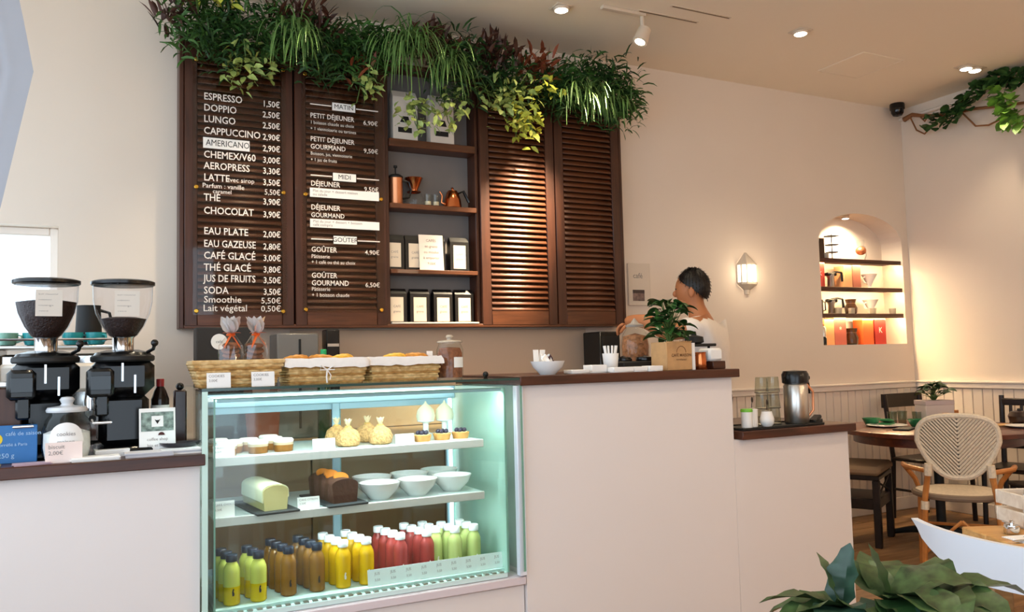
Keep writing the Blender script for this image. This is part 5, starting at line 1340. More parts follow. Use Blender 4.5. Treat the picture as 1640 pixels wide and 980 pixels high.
for k in range(7):
    a = -PI * k / 6; MB().cbox((0.083 * math.cos(a), 0.083 * math.sin(a) * 0.8 - 0.003, 0.163), (0.009, 0.009, 0.13)).build('bar', M_lan, t, 0)
l = bpy.data.lights.new('lantern_light', 'POINT'); l.energy = 2.0; l.color = (1, .80, .55); l.shadow_soft_size = 0.07
o = bpy.data.objects.new('lantern_light', l); COL.objects.link(o); o.parent = t; o.location = (0, -0.13, 0.16)

t = thing('framed_poster', 'pale glazed poster with a small dark photo, by the cabinet end', 'poster', (3.286, ROOM_B, 1.615))
MB().box(-0.088, 0.088, -0.012, -0.002, 0, 0.285, 0.002).build('board', mat('poster_paper', '#ecdccc', 0.6), t)
MB().box(-0.055, 0.04, -0.0135, -0.0125, 0.03, 0.105).build('photo', mat('poster_photo', '#8a7068', 0.6, var=0.5, vscale=40), t, 0)
MB().box(-0.055, 0.04, -0.0145, -0.0137, 0.082, 0.105).build('caption_band', mat('dark_band', '#4a3a38', 0.6), t, 0)
MB().box(-0.088, 0.088, -0.018, -0.016, 0, 0.285).build('glazing', thin_glass('poster_glazing', '#fcfcfb', 0.35, 1.3), t, 0)
text('café', 0.05, M_grey_ink, t, (-0.05, -0.0135, 0.20))

t = thing('security_camera', 'black dome security camera under the ceiling corner', 'camera', (5.84, 4.49, ROOM_H))
MB().lathe([(0.055, 0.0), (0.058, -0.012), (0.058, -0.045), (0.052, -0.05)], 24).build('housing', M_black, t)
MB().lathe([(0.050, -0.05), (0.048, -0.075), (0.034, -0.098), (0.001, -0.106)], 24).build('dome', mat('smoked_dome', '#0a0a0c', 0.05), t)

# ------------------------------------------------------------------ vine branch on the right wall
t = thing('vine_branch', 'twisted bare branch fixed high on the right wall', 'branch', (5.99, 3.9, 2.95))
M_twig = mat('brown_twig', '#8a5a36', 0.7)
def wy(y, z, x=5.955): return (x - 5.99, y - 3.9, z - 2.95)
q = MB(); q.tube([wy(4.52, 3.17), wy(4.44, 3.19), wy(4.36, 3.16), wy(4.22, 3.12), wy(4.08, 3.10), wy(3.92, 3.09), wy(3.75, 3.06), wy(3.5, 3.02), wy(3.2, 2.98)], [0.022, 0.018, 0.014, 0.014, 0.013, 0.012, 0.012, 0.01, 0.008], 7); q.build('main_stem', M_twig, t)
q = MB()
for pts in ([(4.45, 3.17), (4.40, 3.05), (4.33, 3.0), (4.22, 3.07), (4.15, 3.10)], [(4.36, 3.15), (4.32, 3.10), (4.29, 3.14)], [(4.2, 3.12), (4.17, 3.06), (4.12, 3.08)], [(4.0, 3.08), (3.9, 2.95), (3.8, 2.93), (3.7, 2.95), (3.55, 2.93), (3.3, 2.9)]):
    q.tube([wy(a, b, 5.94) for a, b in pts], 0.007, 6)
q.build('side_twigs', M_twig, t)
r = random.Random(11)
M_vine = mat('ivy_dark', '#3a5a2a', 0.5, var=0.4, vscale=20); M_vine2 = mat('ivy_bright', '#6e9a3a', 0.5, var=0.3, vscale=20)
def vine(label, path, n, m, size, spreadx=0.09):
    t = thing('vine_foliage', label, 'vine', (5.95, path[0][0], path[0][1]), 0, 'vines on the right wall'); q = MB()
    for k in range(n):
        u = r.random() * (len(path) - 1); i = int(u); f = u - i
        y = path[i][0] + (path[i + 1][0] - path[i][0]) * f; z = path[i][1] + (path[i + 1][1] - path[i][1]) * f
        b = (5.93 - r.random() * spreadx - 5.95, y + r.uniform(-.045, .045) - path[0][0], z + r.uniform(-.05, .05) - path[0][1])
        l = MB(); l.leaf(b, (-0.6 + r.uniform(-.5, .3), r.uniform(-1, 1), r.uniform(-.6, .5)), size * r.uniform(.7, 1.3), size * r.uniform(.6, 1.0), 0.8, 4, 0.2, 1, r.uniform(-.8, .8)); l.build('leaf', m, t, 60, False)
    q.tube([(5.93 - 5.95, a - path[0][0], b - path[0][1]) for a, b in path], 0.005, 5); q.build('runner', M_stem, t)
vine('dark ivy climbing along the branch on the right wall', [(4.25, 3.07), (4.05, 3.06), (3.95, 3.12), (3.8, 3.20), (3.66, 3.22)], 120, M_vine, 0.08)
vine('dark ivy top tuft at the right picture edge', [(3.72, 3.22), (3.6, 3.20), (3.45, 3.22), (3.3, 3.2)], 70, M_vine, 0.095)
vine('bright green ivy hanging at the right picture edge', [(3.66, 3.14), (3.6, 3.02), (3.58, 2.90), (3.5, 2.86)], 75, M_vine2, 0.09, 0.14)

# ------------------------------------------------------------------ greenery along the cabinet top
GM = {'fern': mat('fern_green', '#3a5f26', 0.55, var=0.4, vscale=14), 'dark': mat('deep_green', '#2a4a20', 0.55, var=0.45, vscale=14), 'spider': mat('grass_green', '#628544', 0.5, var=0.3, vscale=14),
      'pale': mat('variegated_leaf', '#a0b060', 0.5, var=0.35, vscale=50), 'lime': mat('lime_leaf', '#b9bd48', 0.5, var=0.25, vscale=50), 'croton': mat('red_brown_leaf', '#4a2a1e', 0.5, var=0.5, vscale=18), 'red': mat('rust_leaf', '#7c3c22', 0.5, var=0.4, vscale=18)}
def green(label, kind, x, z, w, h, n, seed):
    """clump centred at x,z in front of the cabinet top; kinds: bush / hang / pale / croton"""
    t = thing('hanging_plant' if kind in ('spider', 'pale', 'lime') else 'leafy_plant', label, 'plant', (x, 4.36, z), 0, 'artificial plants along the cabinet top')
    r = random.Random(seed); q = MB(); st = MB()
    for k in range(n):
        bx, by, bz = r.gauss(0, w * 0.36), r.uniform(-0.10, 0.085), r.gauss(0, h * 0.30)
        bx = max(-w * .75, min(w * .75, bx)); bz = max(-h * .7, min(h * .6, bz))
        a = r.uniform(0, 2 * PI)
        if kind in ('fern', 'dark'):
            d = (r.uniform(-1, 1), r.uniform(-1.1, 0.0), r.uniform(-.6, .8)); q.leaf((bx, by, bz), d, r.uniform(.05, .11), r.uniform(.010, .017), r.uniform(.6, 1.6), 3, .2, 0, r.uniform(-1, 1))
        elif kind == 'spider':
            bx *= 0.7
            d = (r.uniform(-.7, .7), r.uniform(-1, -.1), r.uniform(-.2, .9)); q.leaf((bx, by - 0.06, h * 0.4 + r.uniform(-.05, .05)), d, h * r.uniform(.45, 1.1), r.uniform(.007, .011), r.uniform(2.6, 4.2), 7, .2, 2)
        elif kind in ('pale', 'lime'):
            d = (r.uniform(-1, 1), r.uniform(-1, 0), r.uniform(-1.0, .5)); q.leaf((bx, by - 0.05, bz), d, r.uniform(.045, .075), r.uniform(.022, .036), .8, 3, .15, 1, r.uniform(-1, 1))
            if k % 6 == 0: st.tube([(0, 0, h * 0.5), (bx * .6, by - 0.04, bz * .5), (bx, by - 0.05, bz)], 0.003, 4)
        else:
            d = (r.uniform(-.8, .8), r.uniform(-.8, .2), r.uniform(.1, 1.2)); q.leaf((bx, by, bz), d, r.uniform(.06, .11), r.uniform(.016, .028), r.uniform(.2, 1.0), 3, .25, 0, r.uniform(-1, 1))
    o = q.build('leaves', GM[kind], t, 60, False); o['kind'] = 'stuff'
    if st.v: st.build('stems', M_stem, t)
    return t
P = [('fern', 0.47, 3.02, .26, .28, 260, 'bushy green fern at the left end of the cabinet top'), ('dark', 0.60, 2.98, .24, .30, 240, 'dark green bush second from the left on the cabinet top'),
     ('croton', 0.37, 3.05, .16, .2, 26, 'spiky dark sprigs sticking out over the left cabinet edge'), ('lime', 0.55, 3.12, .22, .08, 24, 'yellow-green sprig at the top left of the greenery'),
     ('pale', 0.68, 2.80, .20, .20, 60, 'pale variegated ivy hanging over the drinks menu'), ('fern', 0.82, 3.02, .26, .26, 240, 'green fern above the drinks menu'),
     ('spider', 0.93, 2.86, .20, .34, 80, 'grassy spider plant hanging between the two menus'), ('croton', 0.98, 3.08, .22, .16, 90, 'red-brown leafed plant above the gap between the menus'),
     ('dark', 1.08, 2.97, .26, .28, 260, 'dark green bush above the meals menu'), ('fern', 1.24, 2.98, .26, .26, 250, 'green fern above the right half of the meals menu'),
     ('pale', 1.31, 2.80, .10, .14, 24, 'small pale sprig hanging at the meals menu corner'), ('fern', 1.40, 3.03, .24, .20, 220, 'green fern left of the shelf bay'),
     ('red', 1.27, 2.90, .12, .12, 20, 'rusty red sprig in the middle of the greenery'), ('spider', 1.55, 2.86, .22, .46, 110, 'long grassy spider plant hanging before the top shelf'),
     ('croton', 1.70, 3.07, .22, .18, 110, 'red-brown leafed plant above the shelf bay'), ('pale', 1.60, 2.68, .14, .16, 46, 'pale leaves hanging over the left white coffee bag'),
     ('spider', 1.78, 2.84, .16, .34, 60, 'grassy tuft hanging over the right white coffee bag'), ('pale', 1.79, 2.70, .16, .20, 50, 'pale leaves hanging over the right white coffee bag'), ('dark', 1.88, 2.98, .24, .34, 280, 'tall dark green bush above the shelf bay'),
     ('croton', 2.10, 3.07, .22, .16, 100, 'red-brown leafed plant above the spotlit shutter'), ('dark', 2.15, 2.96, .26, .26, 200, 'dark green bush above the spotlit shutter'),
     ('pale', 2.16, 2.82, .24, .24, 90, 'pale variegated ivy over the top of the spotlit shutter'), ('lime', 2.28, 2.70, .16, .26, 80, 'lime yellow ivy hanging lowest over the spotlit shutter'),
     ('red', 2.40, 3.03, .18, .16, 70, 'rusty red leafed plant above the spotlit shutter'), ('lime', 2.44, 2.90, .16, .10, 28, 'lime yellow sprig right of the rusty plant'),
     ('dark', 2.52, 2.92, .26, .26, 240, 'dark green bush between the two right shutters'), ('fern', 2.70, 2.98, .28, .30, 320, 'bushy green fern above the dark shutter, left half'),
     ('dark', 2.90, 2.98, .30, .34, 340, 'dense dark bush at the right end of the cabinet top'), ('fern', 3.02, 2.92, .20, .28, 220, 'green fern overhanging the right cabinet edge'),
     ('spider', 2.66, 2.78, .26, .30, 60, 'grass blades hanging over the dark shutter, left half'), ('spider', 2.88, 2.78, .28, .30, 70, 'grass blades hanging over the dark shutter, right half')]
for k, (kd, x, z, w, h, n, lab) in enumerate(P):
    green(lab, kd, x, z, w, h, int(n * 2.0 if kd in ('fern', 'dark', 'croton') else n * 1.2), 100 + k)
# ------------------------------------------------------------------ person behind the counter (seen from the side/back, facing left)
M_skin = mat('skin', '#b9784e', 0.55, sss=0.1)
M_shirt = mat('white_shirt', '#ece2d8', 0.85, var=0.02, vscale=40)
M_hair = mat('black_hair', '#140e0b', 0.45, var=0.3, vscale=60)
M_trou = mat('dark_trousers', '#22242a', 0.8)
def skin_mesh(name, verts, edges, radii, root, m, parent, sub=2):
    me = bpy.data.meshes.new(name); me.from_pydata(verts, edges, [])
    o = bpy.data.objects.new(name, me); COL.objects.link(o); o.parent = parent; me.materials.append(m)
    md = o.modifiers.new('skin', 'SKIN'); md.use_smooth_shade = True
    sv = me.skin_vertices[0].data
    for k, r in enumerate(radii):
        sv[k].radius = r if isinstance(r, tuple) else (r, r); sv[k].use_root = (k == root)
    s = o.modifiers.new('sub', 'SUBSURF'); s.levels = sub; s.render_levels = sub
    return o
per = thing('person', 'person in a white shirt behind the counter, reaching out to the left', 'person', (3.225, 3.93, 0.0), math.radians(-55))
# body frame: facing -x, so left hand side is toward -y; shoulders along y
V = [(0.02, 0, 0.95), (0.03, 0, 1.10), (0.04, 0, 1.28), (0.035, 0, 1.42), (0.02, 0, 1.50), (-0.005, 0, 1.56), (-0.02, 0, 1.63), (-0.02, 0, 1.70),
     (0.03, -0.17, 1.43), (-0.10, -0.28, 1.40), (-0.22, -0.27, 1.475), (-0.325, -0.25, 1.485), (-0.36, -0.245, 1.465),
     (0.03, 0.17, 1.43), (-0.02, 0.23, 1.18), (-0.22, 0.20, 1.12), (-0.29, 0.18, 1.12),
     (0.02, -0.10, 0.90), (0.02, -0.10, 0.50), (0.04, -0.10, 0.09), (-0.08, -0.10, 0.03),
     (0.02, 0.10, 0.90), (0.02, 0.10, 0.50), (0.04, 0.10, 0.09), (-0.08, 0.10, 0.03)]
E_ = [(0, 1), (1, 2), (2, 3), (3, 4), (4, 5), (5, 6), (6, 7), (3, 8), (8, 9), (9, 10), (10, 11), (11, 12), (3, 13), (13, 14), (14, 15), (15, 16), (0, 17), (17, 18), (18, 19), (19, 20), (0, 21), (21, 22), (22, 23), (23, 24)]
Rr = [(.10, .14), (.09, .13), (.11, .15), (.09, .13), .06, .055, (.085, .072), (.09, .075), .06, .052, .048, .036, .036, .048, .042, .04, .032, .085, .06, .042, .03, .085, .06, .042, .03]
skin_mesh('body', V, E_, Rr, 0, M_skin, per)
# fingers of the reaching hand, curled down around the biscuit jar lid
for k, (dy, L) in enumerate(((-0.03, .85), (-0.01, 1.0), (0.01, .95), (0.028, .75))):
    p0 = (-0.36, -0.245 + dy, 1.465)
    skin_mesh('finger', [p0, (p0[0] - .035 * L, p0[1], p0[2] - .012), (p0[0] - .052 * L, p0[1], p0[2] - .042 * L), (p0[0] - .048 * L, p0[1], p0[2] - .068 * L)], [(0, 1), (1, 2), (2, 3)], [.011, .0095, .009, .007], 0, M_skin, per, 1)
skin_mesh('finger', [(-0.345, -0.275, 1.455), (-0.36, -0.295, 1.435), (-0.38, -0.29, 1.41)], [(0, 1), (1, 2)], [.012, .0105, .008], 0, M_skin, per, 1)
for k, dy in enumerate((-0.025, -0.008, 0.01, 0.026)):
    skin_mesh('finger', [(-0.29, 0.18 + dy, 1.12), (-0.335, 0.18 + dy, 1.115), (-0.36, 0.18 + dy, 1.09)], [(0, 1), (1, 2)], [.011, .009, .007], 0, M_skin, per, 1)
skin_mesh('finger', [(-0.27, 0.145, 1.115), (-0.295, 0.125, 1.10), (-0.32, 0.125, 1.085)], [(0, 1), (1, 2)], [.012, .0105, .008], 0, M_skin, per, 1)
# head details
q = MB(); q.ell((-0.035, 0, 1.665), (0.088, 0.074, 0.112), 20, 14); q.ell((-0.05, 0, 1.60), (0.062, 0.056, 0.055), 16, 10); q.build('face', M_skin, per, 80)
q = MB(); q.ell((-0.124, 0, 1.645), (0.018, 0.013, 0.02), 10, 8); q.ell((-0.11, 0, 1.59), (0.016, 0.022, 0.007), 10, 6); q.build('nose_and_lips', M_skin, per, 80)
for s in (-1, 1):
    q = MB(); q.ell((-0.105, s * 0.032, 1.67), (0.010, 0.014, 0.007), 10, 6); q.build('eye', mat('dark_eye', '#1a1210', 0.2), per, 80)
    q = MB(); q.ell((-0.005, s * 0.078, 1.645), (0.020, 0.012, 0.032), 12, 8); q.build('ear', M_skin, per, 80)
# hair: short dark hair over crown, sides and nape, leaving face and ears free
vs = []; fs = []; nu, nv = 32, 14
hq = MB(); r = random.Random(2)
hs = MB()
for j in range(nv + 1):
    for k in range(nu):
        a = 2 * PI * k / nu; fx = math.cos(a)          # fx = -1 on the face side, +1 at the nape
        lim = 0.95 if fx < -0.8 else (1.55 + (0.68 if fx > 0 else 0.55) * fx)
        t2 = lim * j / nv
        n = (1 + r.uniform(-.02, .02)) * (1 - 0.07 * max(0, t2 - 1.25))
        p = (-0.012 + 0.106 * n * math.sin(t2) * fx, 0.086 * n * math.sin(t2) * math.sin(a), 1.672 + 0.125 * n * math.cos(t2))
        vs.append(p)
        if j > 1:
            hs.leaf(p, (0.5 * fx + r.uniform(-.3, .3), 0.5 * math.sin(a) + r.uniform(-.3, .3), 0.5 - t2 + r.uniform(-.3, .3)), r.uniform(.010, .020), .007, .8, 2, .2, 0)
for j in range(nv):
    for k in range(nu):
        k2 = (k + 1) % nu; fs.append((j * nu + k, j * nu + k2, (j + 1) * nu + k2, (j + 1) * nu + k))
hq.add(vs, fs)
hb = len(hq.v); hq.v += hs.v; hq.f += [tuple(i + hb for i in f) for f in hs.f]
hq.build('hair', M_hair, per, 80, False)
# clothes
skin_mesh('shirt', [(0.02, 0, 0.92), (0.03, 0, 1.08), (0.04, 0, 1.26), (0.035, 0, 1.42), (0.02, 0, 1.485), (0.03, -0.175, 1.425), (-0.03, -0.235, 1.41), (0.03, 0.175, 1.425), (0.0, 0.215, 1.27)],
          [(0, 1), (1, 2), (2, 3), (3, 4), (3, 5), (5, 6), (3, 7), (7, 8)], [(.135, .175), (.125, .165), (.135, .175), (.115, .15), (.072, .072), .092, .078, .098, .080], 0, M_shirt, per)
skin_mesh('trousers', [(0.02, 0, 0.93), (0.02, -0.10, 0.88), (0.02, -0.10, 0.50), (0.04, -0.10, 0.10), (0.02, 0.10, 0.88), (0.02, 0.10, 0.50), (0.04, 0.10, 0.10)], [(0, 1), (1, 2), (2, 3), (0, 4), (4, 5), (5, 6)], [(.13, .16), .10, .078, .062, .10, .078, .062], 0, M_trou, per)
for s in (-1, 1): MB().box(-0.14, 0.09, s * 0.10 - 0.045, s * 0.10 + 0.045, 0, 0.075, 0.025).build('shoe', M_black, per)
q = MB(); q.tube([(-0.1, -0.16, 1.02), (-0.12, 0, 1.02), (-0.1, 0.16, 1.02), (0.15, 0.17, 1.02), (0.18, 0, 1.02), (0.15, -0.17, 1.02)], 0.008, 6, closed=True); q.build('apron_string', M_trou, per)

# ------------------------------------------------------------------ dining corner: round table
M_tab = wood('table_mahogany', '#4a1f10', '#6e3319', 0.3, 3.0, (1, 8, 8), coat=0.3)
M_dark = wood('dark_stained_wood', '#140c08', '#241610', 0.4, 5, (1, 6, 6))
TC = (5.05, 3.72)
t = thing('round_table', 'round mahogany dining table with an iron pedestal', 'table', (TC[0], TC[1], 0))
MB().lathe([(0.60, 0.715), (0.615, 0.72), (0.615, 0.745), (0.605, 0.75)], 48).build('tabletop', M_tab, t)
MB().lathe([(0.52, 0.655), (0.52, 0.7145)], 40).build('apron', M_tab, t)
MB().lathe([(0.045, 0.03), (0.03, 0.08), (0.03, 0.62), (0.06, 0.654)], 16).build('column', M_mblack, t)
q = MB()
for k in range(4):
    a = k * PI / 2 + 0.4; q.tube([(0, 0, 0.08), (0.2 * math.cos(a), 0.2 * math.sin(a), 0.05), (0.34 * math.cos(a), 0.34 * math.sin(a), 0.015)], [0.03, 0.022, 0.015], 8)
q.build('foot', M_mblack, t)
ZB = 0.7505
def plate(label, x, y, r, z=ZB):
    t = thing('plate', label, 'plate', (x, y, z), 0, 'crockery on the round table')
    MB().lathe([(r * .6, 0), (r * .65, 0.003), (r, 0.014), (r * .97, 0.016), (r * .6, 0.006), (0.001, 0.006)], 30).build('disc', M_china, t)
    return t
TB = {}
plate('white plate under green napkins at the left of the round table', 4.83, 3.93, 0.13)
M_gnap = mat('green_napkin', '#2f7a4a', 0.8)
def napkin(label, x, y, z, m=M_gnap):
    t = thing('folded_napkin', label, 'napkin', (x, y, z), 0.4, 'green napkins')
    MB().box(-0.055, 0.055, -0.04, 0.04, 0, 0.012, 0.004).build('lower_fold', m, t); q = MB(); q.m = Matrix.Rotation(0.15, 4, 'Y'); q.box(-0.05, 0.05, -0.035, 0.035, 0.018, 0.035, 0.006); q.build('upper_fold', m, t)
napkin('green folded napkin on the white plate', 4.83, 3.93, ZB + 0.0165)
def green_bowl(label, x, y):
    t = thing('green_bowl', label, 'bowl', (x, y, ZB), 0)
    MB().lathe([(0.035, 0), (0.04, 0.004), (0.062, 0.05), (0.058, 0.05), (0.036, 0.01), (0.001, 0.008)], 22).build('shell', mat('green_glaze', '#2d7d4f', 0.2), t)
    return t
green_bowl('green glazed bowl right of the white plate', 4.97, 3.80); green_bowl('green glazed bowl at the rear of the round table', 4.86, 4.08)
t = thing('dark_tray', 'dark slate tray at the front left of the round table', 'tray', (4.74, 3.72, ZB), 0.4)
MB().box(-0.10, 0.10, -0.05, 0.05, 0, 0.01, 0.003).build('slab', M_mblack, t)
for lab, x, y in (('wine glass left on the round table', 4.95, 3.98), ('wine glass middle on the round table', 5.04, 3.97), ('wine glass right on the round table', 5.05, 3.86)):
    t = thing('water_glass', lab.replace('wine', 'water'), 'glass', (x, y, ZB), 0, 'glasses on the round table')
    MB().lathe([(0.025, 0), (0.027, 0.003), (0.033, 0.095), (0.031, 0.095), (0.024, 0.006), (0.001, 0.005)], 20).build('wall', M_tum, t)
t = thing('bread_basket', 'small woven bread basket on the round table', 'basket', (5.02, 3.62, ZB))
q = MB()
for k in range(6): q.tube([((0.06 + 0.006 * k) * math.cos(a), (0.045 + 0.005 * k) * math.sin(a), 0.007 + 0.012 * k) for a in [2 * PI * j / 20 for j in range(20)]], 0.0075, 6, closed=True)
q.build('weave', M_wick, t); MB().lathe([(0.055, 0.003), (0.055, 0.008)], 20, sy=.75).build('bottom', M_wick, t); q = MB(); q.ell((0, 0, 0.07), (0.075, 0.055, 0.03)); q.build('bread', mat('bread_crust', '#c08a52', 0.7, var=0.2), t)
for lab, x, y in (('salt pot before the bread basket', 4.88, 3.58), ('sugar pot before the bread basket', 4.94, 3.53)):
    t = thing('salt_pot', lab, 'pot', (x, y, ZB), 0, 'little white pots on the round table'); MB().lathe([(0.02, 0), (0.024, 0.01), (0.02, 0.035), (0.001, 0.04)], 16).build('body', M_china, t); MB().lathe([(0.012, 0.0385), (0.012, 0.045), (0.001, 0.047)], 12).build('cap', M_steel, t)
bx = thing('planter_box', 'pale square planter box on the round table', 'planter', (5.15, 3.80, ZB), -0.4)
M_pb = mat('pale_planter', '#d5c5bd', 0.6)
MB().box(-0.10, 0.10, -0.07, 0.07, 0, 0.17, 0.004).build('box', M_pb, bx); MB().box(-0.103, 0.103, -0.073, 0.073, 0.14, 0.172, 0.003).build('rim', mat('planter_rim', '#c9b6b2', 0.6), bx)
leafy_plant('table_plant', 'small dark green plant in the pale planter box', (5.15, 3.80, ZB + 0.175), 34, 0.07, 0.05, 0.17, 0.10, mat('deep_leaf', '#24421d', 0.5, var=0.3, vscale=30), 9, None, 1.0, 0.4)
t = thing('wood_block', 'small orange wooden block beside the planter box', 'block', (5.27, 3.74, ZB), 0.2); MB().box(-0.03, 0.03, -0.02, 0.02, 0, 0.10, 0.004).build('block', mat('orange_wood', '#b8743a', 0.5), t); MB().box(-0.025, 0.025, -0.0208, -0.0201, 0.02, 0.08).build('label', M_kraft, t, 0)
t = thing('menu_folder', 'thin brown menu folder lying on the round table', 'menu', (5.40, 3.50, ZB), -0.4); MB().box(-0.10, 0.10, -0.07, 0.07, 0, 0.004).build('cover', mat('brown_cover', '#7a5a3c', 0.6), t, 0); MB().box(-0.095, 0.095, -0.065, 0.065, 0.004, 0.009).build('pages', M_kraft, t, 0)
plate('white plate at the right of the round table', 5.38, 3.33, 0.11)
t = thing('dark_bowl', 'round dark bowl at the right edge of the picture on the round table', 'bowl', (5.53, 3.45, ZB)); MB().lathe([(0.03, 0), (0.06, 0.02), (0.07, 0.06), (0.055, 0.09), (0.001, 0.10)], 22).build('shell', mat('dark_brown_glaze', '#2a1712', 0.3), t); MB().lathe([(0.014, 0.098), (0.012, 0.11), (0.001, 0.112)], 14).build('knob', M_mblack, t)

# chairs
def dark_chair(label, x, y, rz, slats=True):
    t = thing('dining_chair', label, 'chair', (x, y, 0), rz, 'dark wooden chairs')
    MB().box(-0.21, 0.21, -0.20, 0.21, 0.435, 0.462, 0.01).build('seat', M_dark, t)
    for sx in (-1, 1):
        q = MB(); q.tube([(sx * 0.19, -0.18, 0.0), (sx * 0.185, -0.175, 0.434)], 0.017, 8); q.build('leg', M_dark, t)
        q = MB(); q.tube([(sx * 0.19, 0.22, 0.0), (sx * 0.19, 0.195, 0.45), (sx * 0.20, 0.24, 0.93)], 0.018, 8); q.build('back_post', M_dark, t)
        q = MB(); q.tube([(sx * 0.188, -0.17, 0.22), (sx * 0.19, 0.2, 0.22)], 0.010, 6); q.build('stretcher', M_dark, t)
    if slats:
        q = MB(); q.box(-0.20, 0.20, 0.22, 0.245, 0.86, 0.91, 0.006); q.build('top_rail', M_dark, t)
        q = MB(); q.box(-0.19, 0.19, 0.20, 0.22, 0.56, 0.59, 0.005); q.build('lower_rail', M_dark, t)
        for k in range(5):
            x0 = -0.14 + 0.07 * k; q = MB(); q.tube([(x0, 0.21, 0.58), (x0, 0.232, 0.87)], 0.011, 6); q.build('spindle', M_dark, t)
    else:
        q = MB(); vs = []
        for k in range(9):
            u = k / 8 - .5; vs.append((u * 0.44, 0.235 + 0.05 * (0.25 - u * u)))
        q.prism(vs + [(a, b + 0.02) for a, b in reversed(vs)], 0.83, 0.935); q.build('top_rail', M_dark, t)
    return t
dark_chair('dark chair with a broad curved back rail behind the round table', 5.62, 4.18, 0.0, False)
dark_chair('dark spindle-back chair at the right picture edge', 5.62, 3.50, -1.35, True)
dark_chair('dark chair in shadow right of the rattan armchair', 5.02, 2.92, 2.5, True)
t = thing('low_stool', 'dark stool with a padded tan seat left of the round table', 'stool', (4.62, 4.02, 0), 0.5)
MB().box(-0.23, 0.23, -0.19, 0.19, 0.46, 0.52, 0.02).build('cushion', mat('tan_cushion', '#9a7f62', 0.8), t)
MB().box(-0.22, 0.22, -0.18, 0.18, 0.43, 0.459, 0.005).build('seat_frame', M_dark, t)
for sx in (-1, 1):
    for sy in (-1, 1): MB().box(sx * 0.20 - 0.022, sx * 0.20 + 0.022, sy * 0.16 - 0.022, sy * 0.16 + 0.022, 0, 0.43, 0.004).build('leg', M_dark, t)
MB().box(-0.2, 0.2, -0.17, 0.17, 0.24, 0.31, 0.006).build('lower_shelf', M_dark, t)
q = MB(); q.tube([(-0.18, -0.165, 0.32), (0.18, -0.165, 0.42)], 0.007, 6); q.tube([(-0.18, -0.165, 0.42), (0.18, -0.165, 0.32)], 0.007, 6); q.build('cross_brace', M_dark, t)

# rattan armchair, back towards the camera
M_weave = mat('cream_weave', '#dccbb2', 0.6, var=0.12, vscale=80); M_weave2 = mat('grey_brown_weave', '#7f6b58', 0.7)
ra = thing('rattan_armchair', 'cream rattan bistro armchair with a chevron woven back', 'chair', (4.395, 3.115, 0), math.atan2(0.60, 0.80) - PI / 2)
# local frame: faces +y (towards the table), back at -y
def back_outline(n=40, s=1.0):
    pts = []
    for k in range(n):
        a = 2 * PI * k / n; c, d = math.cos(a), math.sin(a)
        w = 0.232 + 0.0 * d
        x = w * (abs(c) ** 0.72) * (1 if c > 0 else -1) * (1.0 if d > 0 else (1 + d * 0.28)); z = 0.20 * d if d > 0 else 0.235 * d
        if d > 0: z = 0.165 * (d ** 0.62)
        pts.append((x * s, z * s))
    return pts
ol_s = 0.85; BZ = 0.765; BY = -0.235
def by(x, z): return BY + 0.35 * x * x * 1.2 - (z) * 0.12
ol = back_outline(40, 0.85)
q = MB(); q.tube([(x, by(x, z), BZ + z) for x, z in ol], 0.016, 8, closed=True); q.build('back_frame', M_weave, ra)
q = MB(); vs = [(x * .97, by(x, z) + 0.006, BZ + z * .97) for x, z in ol]; vs.append((0, by(0, 0) + 0.006, BZ)); q.add(vs, [(k, (k + 1) % len(ol), len(ol)) for k in range(len(ol))]); q.build('back_panel', M_weave2, ra)
def inside(x, z):
    n = len(ol); c = False; j = n - 1
    for i in range(n):
        if (ol[i][1] > z) != (ol[j][1] > z) and x < (ol[j][0] - ol[i][0]) * (z - ol[i][1]) / (ol[j][1] - ol[i][1] + 1e-12) + ol[i][0]: c = not c
        j = i
    return c
for k in range(-22, 16):                              # chevron strands, one V-half each
    z0 = k * 0.0215
    for s in (-1, 1):
        run = []
        for i in range(41):
            x = s * i * 0.0058; z = z0 + abs(x) * 1.15
            if inside(x * 1.03, z * 1.03): run.append((x, by(x, z) - 0.006, BZ + z))
        if len(run) > 2:
            q = MB(); q.tube([run[0], run[len(run) // 2], run[-1]], 0.0062, 5); q.build('strand', M_weave, ra, 60)
q = MB(); q.prism([(0.225 * math.cos(a) * (1 if math.sin(a) > 0 else 0.95), 0.215 * math.sin(a)) for a in [2 * PI * k / 30 for k in range(30)]], 0.435, 0.468); q.build('seat', M_weave, ra, 30)
q = MB(); q.tube([(0.23 * math.cos(a), 0.22 * math.sin(a), 0.452) for a in [2 * PI * k / 30 for k in range(30)]], 0.018, 8, closed=True); q.build('seat_rim', M_weave2, ra)
